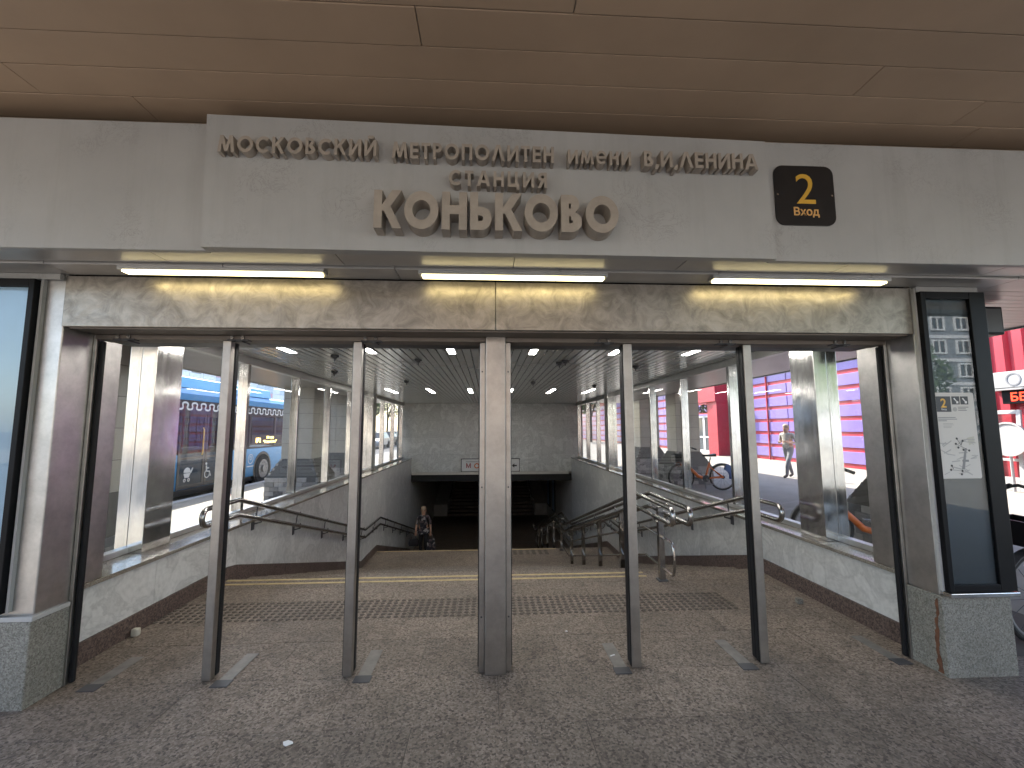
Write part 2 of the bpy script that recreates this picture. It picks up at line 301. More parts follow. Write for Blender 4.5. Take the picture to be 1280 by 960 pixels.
# ------------------------------------------------------------------ key measures (metres)
XL, XR = -2.80, 3.07          # parapet faces
GL, GR = -3.14, 3.32          # glazing planes
SILL, CEIL, BACK = 0.54, 2.53, 16.3
DY = 3.07                     # door plane
FY = 2.42                     # fascia plane
CAN = 3.42                    # high canopy underside
YS = [(4.07, 4.40), 5.78, 7.28, 8.72, 10.1, (11.5, 11.85), 13.15, 14.55, 15.95]
ST0, TR, RI, NS = 5.05, 0.425, 0.12, 12
L1Y0, L1Y1 = ST0 + NS * TR, 11.5
LZ1, LZ2 = -NS * RI, -2 * NS * RI
F2E = L1Y1 + NS * TR
def stair_z(y):
    if y <= ST0: return 0.0
    if y <= L1Y0: return -(y - ST0) / TR * RI
    if y <= L1Y1: return LZ1
    if y <= F2E: return LZ1 - (y - L1Y1) / TR * RI
    return LZ2

# ================================================================== SETTING: ground, road, floor, stairs, underpass
def frame_sheet(x0, x1, y0, y1, hx0, hx1, hy0, hy1, z0, z1):
    m = MB()
    m.box(x0, x1, y0, hy0, z0, z1); m.box(x0, x1, hy1, y1, z0, z1); m.box(x0, hx0, hy0, hy1, z0, z1); m.box(hx1, x1, hy0, hy1, z0, z1); return m
struct(frame_sheet(-400, 400, -400, 400, XL - 0.2, XR + 0.15, 4.9, 16.45, -0.30, -0.16).build('ground', 'asphalt'))
struct(frame_sheet(-6.9, 60, -60, 120, XL - 0.2, XR + 0.15, 4.9, 16.45, -0.155, -0.012).build('pavement', 'pavement'))
kb = struct(thing('kerb', 'pale stone kerb', 'kerb')); del kb['label']; del kb['category']
km = MB().box(-0.09, 0.09, 0, 0.99, -0.155, 0.0, ch=0.01).mesh('kerb_stone', 'kerb')
for i in range(40): obj('kerb_stone', km, kb, (-6.98, -2 + i, 0))
struct(boxo('far_pavement', (-40, -24, -60, 150, -0.155, -0.02), 'pavement'))
# floor of granite slabs
fl = struct(boxo('station_floor', (-4.6, 4.6, -0.6, ST0 - 0.005, -0.03, -0.0028), 'grout'))
TY0, TY1 = 3.95, 4.37
rows = [-0.5, 0.0, 0.5, 1.0, 1.5, 2.03, 2.56, 3.06, 3.57, TY0, TY1, 4.72, ST0]
for i in range(len(rows) - 1):
    y0, y1 = rows[i], rows[i + 1]
    if y0 == TY0: continue
    sw = 0.95; off = 0.047 + (0.475 if i % 2 else 0.0) + random.uniform(-.05, .05)
    xa, xb = (-4.5, 4.5) if y1 < 3.1 else (XL, XR)
    xs = [xa] + [x for x in [off + k * sw for k in range(-6, 7)] if xa + 0.15 < x < xb - 0.15] + [xb]
    for a, b in zip(xs[:-1], xs[1:]):
        o = MB().box(a + 0.002, b - 0.002, y0 + 0.002, y1 - 0.002, -0.03, random.uniform(-0.0012, 0.0), ch=0.0012).build('floor_slab', 'floor_granite', fl)
# tactile warning tiles
tp = MB().box(0.0015, 0.4185, TY0 + 0.0015, TY1 - 0.0015, -0.03, -0.001).mesh('tactile_tile', 'floor_granite')
dm = MB()
for a in range(7):
    for b in range(7):
        cx, cy = 0.03 + a * 0.06, TY0 + 0.03 + b * 0.06; vs = []
        for (r, z) in ((0.023, -0.002), (0.015, 0.0055)):
            vs += [(cx + r * math.cos(k * math.pi / 4), cy + r * math.sin(k * math.pi / 4), z) for k in range(8)]
        dm.add(vs, [tuple(range(8, 16))] + [(k, (k + 1) % 8, 8 + (k + 1) % 8, 8 + k) for k in range(8)])
dmm = dm.mesh('tactile_dome', 'dome_stone')
MB().box(XL + 0.42 * 12 + 0.002, XR, TY0 + 0.002, TY1 - 0.002, -0.03, -0.0005, ch=0.0012).build('floor_slab', 'floor_granite', fl)
for i in range(12):
    t_ = obj('tactile_tile', tp, fl, (XL + 0.42 * i, 0, 0)); d_ = obj('tactile_dome', dmm, t_); d_['kind'] = 'stuff'
# litter: a cigarette end, scraps
tag(MB().tube([(0.86, 3.22, 0.005), (0.895, 3.235, 0.005)], 0.0045, 6).build('cigarette_end', 'white_paint'), 'white cigarette end lying on the granite beside a door closer plate', 'litter')
def scrap(x, y, s, label, mat='white_paint'):
    m = MB(); pts = [(x + s * math.cos(a) * random.uniform(.6, 1.2), y + s * .7 * math.sin(a) * random.uniform(.6, 1.2)) for a in [k * math.pi / 3.5 for k in range(7)]]
    m.prism(pts, 'z', 0.001, 0.006); o = m.build('paper_scrap', mat); o.data.transform(Matrix.Translation((0, 0, 0))); tag(o, label, 'litter')
scrap(-1.02, 2.47, 0.028, 'crumpled white paper scrap lying alone on the front granite'); scrap(0.62, 3.62, 0.012, 'tiny pale chip on the granite inside the doorway')
bx = boxo('rubble_chip', (2.82, 2.87, 4.02, 4.07, 0, 0.05), 'base_granite', ch=0.008); tag(bx, 'small stone cube lying against the right hand skirting', 'stone')
bx = boxo('rubble_lump', (-2.77, -2.72, 3.72, 3.77, 0, 0.06), 'poster_tan', ch=0.012); tag(bx, 'small tan lump lying against the left hand skirting', 'litter')
# stairs
st = struct(boxo('staircase', (XL - 0.02, XR + 0.02, ST0 - 0.03, ST0 + 0.02, -0.5, -0.13), 'floor_granite'))
sm = MB().box(XL, XR, 0.0, TR + 0.03, -0.16, 0.0, ch=0.004).mesh('step', 'floor_granite')
for i in range(NS): obj('step', sm, st, (0, ST0 + i * TR, -(i + 1) * RI))
for i in range(NS): obj('step', sm, st, (0, L1Y1 + i * TR, LZ1 - (i + 1) * RI))
boxo('landing', (XL, XR, L1Y0 - 0.01, L1Y1 - 0.002, LZ1 - 0.2, LZ1 - 0.001), 'floor_granite', st)
for k, (a, b) in enumerate(((4.85, 4.885), (4.97, 5.005))): boxo('nosing_stripe', (XL + 0.03, 1.72, a, b, -0.002, 0.0035), 'stair_yellow', st)
boxo('nosing_stripe', (XL + 0.03, 1.72, L1Y1 - 0.10, L1Y1 - 0.05, LZ1 - 0.002, LZ1 + 0.0035), 'stair_yellow', st)
td = obj('landing_tile', tp, st, (0.42, L1Y1 - 0.55 - TY0, LZ1 + 0.001)); td.scale = (2.6, 1, 1); d2 = obj('tactile_dome', dmm, td); d2['kind'] = 'stuff'
# underpass
UZ, UE = LZ2, 23.3
struct(boxo('underpass_floor', (-8, 8, F2E - 0.02, 34, UZ - 0.2, UZ - 0.002), 'floor_granite'))
struct(boxo('underpass_ceiling', (-8, 8, 16.46, 40, -0.26, -0.165), 'roof'))
pm('underpass_marble', (0.48, 0.465, 0.44), 0.35, var=0.15)
struct(boxo('underpass_wall', (XL - 0.3, XL - 0.002, 16.3, 40, UZ, -0.17), 'underpass_marble'))
struct(boxo('underpass_wall', (XR + 0.002, XR + 0.3, 16.3, 40, UZ, -0.17), 'underpass_marble'))
fs_ = struct(boxo('far_staircase', (-2.1, 2.4, 28.5, 29.9, -2.9, -1.44), 'floor_granite'))
fsm = MB().box(-2.1, 2.4, 0, TR + 0.02, -0.3, 0, ch=0.004).mesh('step', 'floor_granite')
for i in range(NS): obj('step', fsm, fs_, (0, UE + i * TR, UZ + (i + 1) * RI))
for i in range(10): obj('step', fsm, fs_, (0, 29.8 + i * TR, -1.44 + (i + 1) * RI))
for s, x0, x1 in ((-1, XL, -2.12), (1, 2.42, XR)): struct(MB().prism([(UE, UZ), (36, UZ), (36, 0.4), (29.7, -0.9), (28.4, -0.9), (UE, -2.3)], 'x', x0, x1).build('stair_cheek', 'underpass_marble'))
for s, x in ((-1, -2.0), (1, 2.3)):
    m = MB()
    for dz in (0.0, -0.18): m.tube([(x, UE - 0.3, UZ + 0.95 + dz), (x, UE, UZ + 0.95 + dz), (x, 28.4, -1.44 + 0.95 + dz), (x, 29.7, -1.44 + 0.95 + dz), (x, 34, -0.2 + 0.95 + dz)], 0.025, 8)
    for k in range(6): yy = UE + 0.2 + k; m.tube([(x, yy, UZ + (yy - UE) * 0.282), (x, yy, UZ + (yy - UE) * 0.282 + 0.95)], 0.02, 6)
    o = m.build('handrail', 'polished'); tag(o, 'steel handrail on the far underpass stairs, on the ' + ('woman’s side' if s < 0 else 'side with the wall posters'), 'handrail', 'far stair handrails')
for (ya, yb, za, zb, lb) in ((20.3, 21.2, -2.25, -0.5, 'black framed poster on the right underpass wall, just past the portal'), (22.0, 22.9, -2.25, -0.5, 'black framed poster on the right underpass wall, beside the far stairs')):
    fo = thing('wall_poster', lb, 'poster', (XR - 0.01, (ya + yb) / 2, za), 0, 'underpass posters')
    MB().box(-0.04, 0, -0.45, 0.45, 0, zb - za, ch=0.006).build('frame', 'black_metal', fo); boxo('sheet', (-0.046, -0.04, -0.38, 0.38, 0.07, zb - za - 0.07), 'poster_sky_blue', fo)

# ================================================================== METRO PAVILION
pav = thing('metro_pavilion', 'glazed metro entrance pavilion with steel columns and pale fascia', 'building')
def P(name, b, mat, ch=0.0, parent=None): return boxo(name, b, mat, parent or pav, ch)
# roof, fascia, soffit
P('roof', (-5.0, 5.3, FY + 0.03, 17.2, 2.66, 3.32), 'roof')
P('fascia_panel', (-5.0, -1.56, FY, FY + 0.04, 2.585, 3.335), 'fascia', 0.004)
P('fascia_panel', (1.665, 5.3, FY, FY + 0.04, 2.585, 3.335), 'fascia', 0.004)
P('fascia_panel', (-1.555, 1.66, FY + 0.01, FY + 0.04, 2.60, 3.30), 'fascia')
for x0, x1 in ((-5.03, -5.0), (5.3, 5.33)): P('fascia_panel', (x0, x1, FY + 0.01, 17.2, 2.585, 3.33), 'fascia')
xs = [-5.0 + 1.03 * k for k in range(11)]
for a, b in zip(xs[:-1], xs[1:]):
    P('soffit_panel', (a + 0.002, b - 0.002, FY + 0.045, 2.645, 2.598, 2.62), 'soffit', 0.002)
    P('soffit_panel', (a + 0.3, b + 0.296, 2.655, 2.849, 2.584, 2.625), 'soffit', 0.002) if b < 5 else None
for i in range(13):
    y0 = 2.86 + i * 1.1
    for x0, x1 in ((-5.0, GL - 0.06), (GR + 0.06, 5.3)):
        sp = MB()
        for k in range(11): sp.box(x0 + 0.002, x1 - 0.002, y0 + k * 0.1 + 0.004, y0 + k * 0.1 + 0.096, 2.60, 2.63)
        sp.build('soffit_panel', 'soffit', pav)
P('soffit_backing', (-4.98, 5.28, FY + 0.04, 17.1, 2.632, 2.655), 'dark_void')
# front columns, stone plinths
for s, (x0, x1) in ((-1, (-3.20, -2.68)), (1, (2.97, 3.44))):
    P('column', (x0, x1, 2.855, 3.12, 0.50, 2.60), 'steel', 0.006)
    pl = P('plinth', (x0 - (0.4 if s < 0 else 0.0), x1 + (0.012 if s < 0 else -0.004), 2.83, 3.12, -0.01, 0.485), 'base_granite', 0.006) if s < 0 else P('plinth', (2.955, 3.436, 2.83, 3.12, -0.01, 0.50), 'base_granite', 0.006)
    if s < 0: P('plinth_cap', (-3.62, -2.655, 2.822, 3.06, 0.487, 0.515), 'fascia', 0.004)
    else: P('ledge', (2.985, 3.46, 2.79, 2.855, 0.502, 0.53), 'polished', 0.004)
rr_ = random.Random(4); ed = [(z / 24 * 0.47 + 0.01) for z in range(25)]
lft = [(2.862 + rr_.uniform(-0.006, 0.006) + 0.012 * math.sin(z * 9), z) for z in ed]; rgt = [(2.882 + rr_.uniform(-0.008, 0.01) + 0.014 * math.sin(z * 7 + 1), z) for z in ed[::-1]]
MB().prism(lft + rgt, 'x', 2.9515, 2.9545).build('rust_stain', 'rust', pav)
# beam over the doors
P('beam_panel', (-2.69, 0.043, 2.852, 3.06, 2.25, 2.58), 'beam_steel', 0.004); P('beam_panel', (0.046, 2.965, 2.852, 3.06, 2.25, 2.58), 'beam_steel', 0.004)
pm('closer_steel', (0.20, 0.19, 0.175), 0.5, 0.5, var=0.25, scale=12)
pm('dull_steel', (0.20, 0.17, 0.145), 0.6, 0.6)
P('beam_shade_plate', (-2.66, 2.94, 2.875, 3.055, 2.242, 2.2495), 'dull_steel')  # dark plate added under the beam to kill bright lamp reflections
P('transom', (-2.66, 2.94, 3.0605, 3.10, 2.243, 2.64), 'dull_steel')
# parapets
BR = sorted([3.13, 3.99, 5.2, 6.4, 7.6, 8.8, 10.0, 11.2, 12.4, 13.6, 14.8, 16.3])
KN = [ST0 - 0.15, L1Y0, L1Y1, F2E]
def low(y): return stair_z(y)
for s, X in ((-1, XL), (1, XR)):
    xo = X + s * 0.04
    for a, b in zip(BR[:-1], BR[1:]):
        ys = [a + 0.0015] + [k for k in KN if a < k < b] + [b - 0.0015]
        poly = [(y, low(y) + 0.15) for y in ys] + [(ys[-1], SILL - 0.034), (ys[0], SILL - 0.034)]
        MB().prism(poly, 'x', X, xo).build('marble_slab', 'wall_marble', pav)
        poly = [(y, low(y) - 0.2) for y in ys] + [(y, low(y) + 0.148) for y in ys[::-1]]
        MB().prism(poly, 'x', X - s * 0.014, xo).build('skirting_slab', 'skirt_granite', pav)
        P('sill_slab', (min(X - s * 0.02, X + s * 0.42), max(X - s * 0.02, X + s * 0.42), a + 0.002, b - 0.002, SILL - 0.032, SILL), 'sill_granite', 0.003)
    P('parapet_core', (min(xo + s * 0.002, X + s * 0.4), max(xo + s * 0.002, X + s * 0.4), 3.14, 16.4, -3.0, SILL - 0.036), 'underpass_marble')
# glazing
for s, G in ((-1, GL), (1, GR)):
    P('end_post', (G - 0.06, XL + 0.006, 3.13, 3.45, SILL + 0.001, 2.6) if s < 0 else (XR - 0.006, G + 0.06, 3.13, 3.45, SILL + 0.001, 2.6), 'steel', 0.004)
    P('head_rail', (G - 0.05, G + 0.05, 3.46, 16.28, CEIL - 0.09, CEIL + 0.04), 'aluminium', 0.004)
    P('bottom_rail', (G - 0.04, G + 0.04, 3.46, 16.28, SILL + 0.001, SILL + 0.05), 'aluminium', 0.004)
    prev = 3.45
    for y in YS + [16.28]:
        if isinstance(y, tuple):
            a, b = y
            xi = -2.985 if s < 0 else 3.165
            x0, x1 = sorted((xi, G + s * 0.08)); sp_ = x0 + (x1 - x0) * (0.45 if s < 0 else 0.55)
            c_ = P('glazing_column', (x0 if s < 0 else sp_ + 0.003, sp_ - 0.003 if s < 0 else x1, a, b, SILL + 0.002, 2.6), 'polished', 0.003)
            P('glazing_column', (sp_ if s < 0 else x0, x1 if s < 0 else sp_, a - 0.002, b + 0.002, SILL + 0.002, 2.6), 'polished', 0.003)
            e = b
        else:
            a, e = y - 0.032, y + 0.032
            if y < 16.2: P('mullion', (G - 0.06, G + 0.06, a, e, SILL + 0.052, CEIL - 0.091), 'polished', 0.004)
        P('pane', (G - 0.004, G + 0.004, prev, a, SILL + 0.04, CEIL - 0.08), 'clear_glass'); prev = e
# interior ceiling of narrow slats
ce = P('ceiling', (GL + 0.05, GR - 0.05, 3.15, 16.4, CEIL + 0.025, CEIL + 0.05), 'dark_void')
CX0, CX1 = GL + 0.06, GR - 0.06; NSL = 62; SW = (CX1 - CX0) / NSL
CY = [3.15, 4.70, 6.27, 7.84, 9.4, 10.95, 12.5, 14.1, 16.28]
def slat(mb, x, y0, y1):
    mb.prism([(x + 0.004, CEIL + 0.024), (x + 0.004, CEIL + 0.004), (x + 0.009, CEIL), (x + SW - 0.012, CEIL), (x + SW - 0.007, CEIL + 0.004), (x + SW - 0.007, CEIL + 0.024)], 'y', y0 + 0.004, y1 - 0.004)
for j in range(4):
    mb = MB(); slat(mb, 0, 0, CY[j + 1] - CY[j]); me = mb.mesh('slat', 'ceiling_slat')
    for i in range(NSL): obj('slat', me, ce, (CX0 + i * SW, CY[j], 0))
mb = MB()
for j in range(4, 8):
    for i in range(NSL): slat(mb, CX0 + i * SW, CY[j], CY[j + 1])
o = mb.build('far_slats', 'ceiling_slat', ce); o['kind'] = 'stuff'
# back wall
zs = [0.035, 0.66, 1.29, 1.91, CEIL + 0.02]; nx = 7
for r_ in range(4):
    for k in range(nx):
        w_ = (GR - GL) / nx; o_ = (w_ / 2 if r_ % 2 else 0)
        a = GL + k * w_ + o_; b = min(a + w_, GR)
        if r_ % 2 and k == 0: P('wall_slab', (GL, a - 0.003, 16.3, 16.33, zs[r_] + 0.0015, zs[r_ + 1] - 0.0015), 'back_marble')
        P('wall_slab', (a, b - 0.003, 16.3, 16.33, zs[r_] + 0.0015, zs[r_ + 1] - 0.0015), 'back_marble')
P('back_wall', (GL - 0.2, GR + 0.2, 16.335, 16.5, 0.0, 2.65), 'roof')
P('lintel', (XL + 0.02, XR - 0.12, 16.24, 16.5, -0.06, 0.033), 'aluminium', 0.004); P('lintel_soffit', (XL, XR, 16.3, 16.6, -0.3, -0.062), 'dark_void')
# smoke detectors on the ceiling
for (x, y) in ((-1.95, 5.6), (-0.95, 5.9), (0.05, 5.9), (1.05, 5.9), (-1.6, 8.6), (0.9, 8.8), (2.2, 6.4), (-2.5, 7.2), (2.3, 9.4), (1.0, 6.1)):
    d = MB().disc((0, 0, -0.012), 'z', 0.05, 0.024, 16); d.disc((0, 0, -0.03), 'z', 0.03, 0.02, 12); d.tube([(0, 0, -0.03), (0, 0, -0.075)], 0.008, 6)
    tag(obj('sprinkler_head', d.mesh('sprinkler_head', 'dark_grey', True), None, (x, y, CEIL - 0.0005)), 'small dark sprinkler head on the slatted hall ceiling', 'sprinkler', 'ceiling sprinklers')
# strip lights
lm = {}
def strip_light(x0, x1, y0, y1, z, mat, label, group, nm):
    lx, ly = x1 - x0, y1 - y0
    o = thing(nm, label, 'light', ((x0 + x1) / 2, (y0 + y1) / 2, z), 0, group)
    fl_ = 0.036 if nm == 'ceiling_light' else 0.017
    MB().box(-lx / 2, lx / 2, -ly / 2, ly / 2, -0.035 + fl_ * 0.9, -0.001 + fl_ * 0.5, ch=0.002).build('housing', 'aluminium', o)
    MB().box(-lx / 2 + 0.02, lx / 2 - 0.02, -ly / 2 + 0.012, ly / 2 - 0.012, -0.052 + fl_ * 1.3, -0.034 + fl_ * 0.9, ch=0.003).build('diffuser', mat, o)
for (x0, x1, nm) in ((-2.24, -1.02, 'glowing strip light on the soffit above the left hand doors'), (-0.44, 0.76, 'glowing strip light on the soffit beneath the station name'), (1.45, 2.66, 'glowing strip light on the soffit above the right hand doors')):
    strip_light(x0, x1, 2.672, 2.752, 2.5835, 'lamp', nm, 'soffit strip lights', 'strip_light')
for x in (-2.38, -1.42, -0.45, 0.54, 1.55, 2.5):
    strip_light(x - 0.06, x + 0.06, 4.2, 5.42, CEIL, 'hall_lamp', 'narrow white ceiling light in the hall, row just inside the doors', 'hall lights near the doors', 'ceiling_light')
    strip_light(x - 0.06, x + 0.06, 10.25, 11.45, CEIL, 'hall_lamp', 'narrow white ceiling light in the hall, row above the stairs', 'hall lights above the stairs', 'ceiling_light')
# wayfinding sign over the portal
sg = thing('portal_sign', 'white direction sign with arrow above the underpass portal', 'sign', (0.075, 16.22, 0.06))
MB().box(-1.05, 1.05, -0.04, 0, 0, 0.44, ch=0.03).build('board', 'white_paint', sg)
MB().box(-1.07, 1.07, 0.0, 0.02, -0.02, 0.46, ch=0.008).build('back_frame', 'dark_grey', sg)
text('lettering', 'М', 0.22, 'red_paint', (-0.8, -0.043, 0.13), FACE_CAM, sg, bold=True)
MB().ring((-0.5, -0.042, 0.2), 'y', 0.06, 0.095, 0.004).build('ring_symbol', 'orange_paint', sg)
boxo('print_line', (-0.33, 0.55, -0.043, -0.041, 0.215, 0.265), 'poster_dark', sg); boxo('print_line', (-0.33, 0.35, -0.043, -0.041, 0.115, 0.145), 'poster_grey', sg)
MB().prism([(0.78, 0.2), (0.87, 0.28), (0.87, 0.225), (0.96, 0.225), (0.96, 0.175), (0.87, 0.175), (0.87, 0.12)], 'y', -0.044, -0.041).build('arrow', 'poster_dark', sg)
boxo('rule_line', (-0.9, 0.75, -0.043, -0.041, 0.34, 0.352), 'poster_dark', sg)

# ------------------------------------------------------------------ door frame
df = thing('door_frame', 'steel door frame of slim posts standing across the entrance', 'door frame', (0.1, DY, 0))
def D(name, b, mat, ch=0.0, smooth=False, parent=None): return MB().box(b[0] - 0.1, b[1] - 0.1, b[2] - DY, b[3] - DY, b[4], b[5], ch=ch).build(name, mat, parent or df)
for (x0, x1) in ((-1.828, -1.772), (-0.944, -0.886), (0.968, 1.032), (1.862, 1.922)):
    p_ = D('post', (x0, x1, DY, DY + 0.05, 0, 2.21), 'post_steel', 0.004)
    D('gasket', (x0 - 0.003, x1 + 0.003, DY + 0.051, DY + 0.10, 0.005, 2.205), 'rubber', 0.008, parent=p_)
    D('edge_trim', (x0 - 0.005, x0 + 0.001, DY + 0.01, DY + 0.045, 0.005, 2.205), 'rubber', 0.0, parent=p_)
p_ = D('post', (-0.022, 0.118, DY - 0.04, DY + 0.1, 0, 2.27), 'post_steel', 0.006)
for (a, b) in ((-0.062, -0.023), (0.119, 0.155)): D('side_channel', (a, b, DY + 0.0, DY + 0.06, 0, 2.21), 'post_steel', 0.004, parent=p_)
for (a, b) in ((-0.070, -0.030), (0.125, 0.163)): D('gasket', (a, b, DY + 0.061, DY + 0.12, 0.005, 2.205), 'rubber', 0.006, parent=p_)
for z in (0.35, 1.2, 2.0):
    for x in (-0.045, 0.137): MB().disc((x - 0.1, -0.002, z), 'y', 0.006, 0.004, 8).build('screw', 'dark_grey', p_)
for s, (a, b, c, d) in ((-1, (-2.678, -2.655, -2.655, -2.628)), (1, (2.945, 2.968, 2.918, 2.945))):
    j_ = D('jamb', (a, b, DY, DY + 0.055, 0, 2.25), 'post_steel', 0.003); D('gasket', (c, d, DY + 0.02, DY + 0.05, 0.005, 2.205), 'rubber', 0.008, parent=j_)
D('head_rail', (-2.66, 2.95, DY - 0.009, DY + 0.12, 2.212, 2.2425), 'dull_steel', 0.003)
D('head_rail', (-2.66, 2.95, DY + 0.122, DY + 0.3, 2.216, 2.241), 'dark_grey', 0.003)
for x in (-2.45, -1.70, -0.80, 0.85, 1.75, 2.62):
    b_ = D('pivot_bracket', (x - 0.09, x + 0.05, DY - 0.02, DY + 0.03, 2.206, 2.216), 'dark_grey', 0.002)
    for dx in (-0.06, 0.01): MB().disc((x + dx - 0.1, -0.013, 2.228), 'y', 0.013, 0.012, 12).build('bolt', 'rail_steel', b_)
    D('pivot_arm', (x - 0.02, x + 0.015, DY - 0.03, DY + 0.08, 2.195, 2.205), 'dark_grey', 0.002, parent=b_)
for x in (-2.47, -1.68, -0.805, 0.89, 1.75, 2.83):
    c_ = MB().box(x - 0.142, x - 0.058, -0.03, 0.34, 0.0, 0.004, ch=0.0015).build('floor_closer_plate', 'closer_steel', df)
    MB().box(x - 0.155, x - 0.045, -0.075, 0.005, 0.001, 0.0055, ch=0.0015).build('pivot_plate', 'dark_grey', c_)

# ------------------------------------------------------------------ lettering (stroke letters)
class Glyph:
    def __init__(s, sw, h, d): s.m = MB(); s.sw = sw; s.h = h; s.d = d; s.k = 0
    def dep(s): s.k += 1; return -s.d + 0.0004 * s.k
    def line(s, x0, z0, x1, z1, wd=None):
        wd = wd or s.sw; f = s.dep(); v = Vector((x1 - x0, z1 - z0)).normalized()
        if abs(v.y) > 0.3 and abs(v.x) > 0.02:      # slanted stroke: flat ends at top and bottom
            q = wd / 2 / abs(v.y); poly = [(x0 - q, z0), (x0 + q, z0), (x1 + q, z1), (x1 - q, z1)]
        elif abs(v.x) <= 0.02: poly = [(x0 - wd / 2, z0), (x0 + wd / 2, z0), (x0 + wd / 2, z1), (x0 - wd / 2, z1)]
        else: poly = [(x0, z0 - wd / 2), (x1, z1 - wd / 2), (x1, z1 + wd / 2), (x0, z0 + wd / 2)]
        s.m.prism([(a * s.h, b * s.h) for a, b in poly], 'y', f, 0)
    def arc(s, cx, cz, r, a0, a1, ex=1.0):
        f = s.dep(); h = s.h; s.m.ring((cx * h, f / 2, cz * h), 'y', (r - s.sw) * h, r * h, -f, a0, a1, 40, 0, ex)
def glyph(ch, h, d, sw):
    g = Glyph(sw, h, d); e = sw / 2; lowc = ch in 'имен'
    if ch == 'м': W = 0.92
    C = ch.upper() if lowc and ch != 'е' else ch
    if C == 'О': W = 1.0; g.arc(0.5, 0.5, 0.5, 0, 360)
    elif C == 'С': W = 0.86; g.arc(0.5, 0.5, 0.5, 48, 312)
    elif C == 'К': W = 0.78; g.line(e, 0, e, 1); g.line(0.66, 1, sw + 0.02, 0.45, sw * 0.95); g.line(0.33, 0.62, 0.68, 0, sw * 0.95)
    elif C == 'М': W = 1.04; g.line(0.08, 0, 0.22, 1); g.line(0.22, 1, 0.52, 0.05); g.line(0.52, 0.05, 0.82, 1); g.line(0.82, 1, 0.96, 0)
    elif C == 'В': W = 0.64; g.line(e, 0, e, 1); g.arc(0.3, 0.28, 0.28, -90, 90, 1.15); g.arc(0.3, 0.75, 0.25, -90, 90, 1.0); [g.line(e, z, 0.31, z) for z in (e, 1 - e)]; g.line(e, 0.53, 0.31, 0.53, sw * 0.9)
    elif C in 'ИЙ': W = 0.8; g.line(e, 0, e, 1); g.line(0.8 - e, 0, 0.8 - e, 1); g.line(e, 0.02, 0.8 - e, 0.98, sw * 0.9)
    elif C == 'Е': W = 0.58; g.line(e, 0, e, 1); [g.line(e, z, 0.58, z) for z in (e, 0.51, 1 - e)]
    elif C == 'Т': W = 0.62; g.line(0.31, 0, 0.31, 1); g.line(0, 1 - e, 0.62, 1 - e)
    elif C == 'Р': W = 0.62; g.line(e, 0, e, 1); g.arc(0.31, 0.71, 0.29, -90, 90, 1.05); [g.line(e, z, 0.32, z) for z in (0.42 + e, 1 - e)]
    elif C == 'П': W = 0.74; g.line(e, 0, e, 1); g.line(0.74 - e, 0, 0.74 - e, 1); g.line(e, 1 - e, 0.7, 1 - e)
    elif C == 'Н': W = 0.74; g.line(e, 0, e, 1); g.line(0.74 - e, 0, 0.74 - e, 1); g.line(e, 0.53, 0.7, 0.53)
    elif C in 'ЛА':
        W = 0.9; g.line(0.09, 0, 0.42, 1); g.line(0.81, 0, 0.48, 1)
        if C == 'А': g.line(0.24, 0.3, 0.66, 0.3, sw * 0.9)
    elif C == 'Ц': W = 0.84; g.line(e, 0, e, 1); g.line(0.72 - e, 0, 0.72 - e, 1); g.line(e, e, 0.84, e); g.line(0.84 - e, -0.17, 0.84 - e, 0.1)
    elif C == 'Я': W = 0.66; g.line(0.66 - e, 0, 0.66 - e, 1); g.arc(0.33, 0.71, 0.29, 90, 270, 1.1); [g.line(0.32, z, 0.6, z) for z in (0.42 + e, 1 - e)]; g.line(0.09, 0, 0.38, 0.48)
    elif C == 'Ь': W = 0.64; g.line(e, 0, e, 1); g.arc(0.31, 0.31, 0.31, -90, 90, 1.05); [g.line(e, z, 0.32, z) for z in (e, 0.62 - e)]
    elif C == 'е': W = 0.86; g.arc(0.43, 0.5, 0.5, 0, 318, 0.86); g.line(0.12, 0.5, 0.82, 0.5, sw * 0.85)
    elif C == '.': W = 0.2; g.line(0.02, -0.16, 0.12, 0.14, sw * 1.1)
    if ch == 'Й': g.arc(0.4, 1.32, 0.26, 205, 335)
    if ch in 'имен':
        for i, v in enumerate(g.m.v): g.m.v[i] = (v[0] * 0.84, v[1], v[2] * 0.84)
        W *= 0.84
    return g.m, W * h
def put_word(word, x0, x1, z, h, d, sw, yface, parent, gap=0.2):
    gl = [glyph(c, h, d, sw) for c in word]; tot = sum(g[1] for g in gl) + gap * h * (len(gl) - 1); k = (x1 - x0) / tot; x = x0
    for (m, W), c in zip(gl, word):
        for i, v in enumerate(m.v): m.v[i] = (v[0] * k, v[1], v[2])
        o = m.build('letter', 'letter', parent); o.location = (x - parent.location.x, yface - parent.location.y, z - parent.location.z)
        o.location.z += random.uniform(-0.0012, 0.0012); o.rotation_euler = (0, R(random.uniform(-0.5, 0.5)), 0); x += (W + gap * h) * k
NPY = 2.362
ns = thing('station_name_sign', 'pale station name panel with raised beige letters above the doors', 'sign', (0.04, NPY, 2.575))
MB().add([(-1.60 + .015, -0.018, 0), (1.63, 0.004, 0), (1.63, 0.052, 0), (-1.60 + .015, 0.052, 0), (-1.60, -0.018, 0.762), (1.60, 0.004, 0.725), (1.60, 0.052, 0.725), (-1.60, 0.052, 0.762)],
         [(0, 1, 5, 4), (1, 2, 6, 5), (2, 3, 7, 6), (3, 0, 4, 7), (4, 5, 6, 7), (3, 2, 1, 0)]).build('panel', 'fascia', ns)
def sc(x, z, y, y2): return x * y2 / y, 1.6 + (z - 1.6) * y2 / y
YA = NPY - 0.066; z1 = sc(0, 3.052, 2.27, YA)[1]; k = YA / 2.27
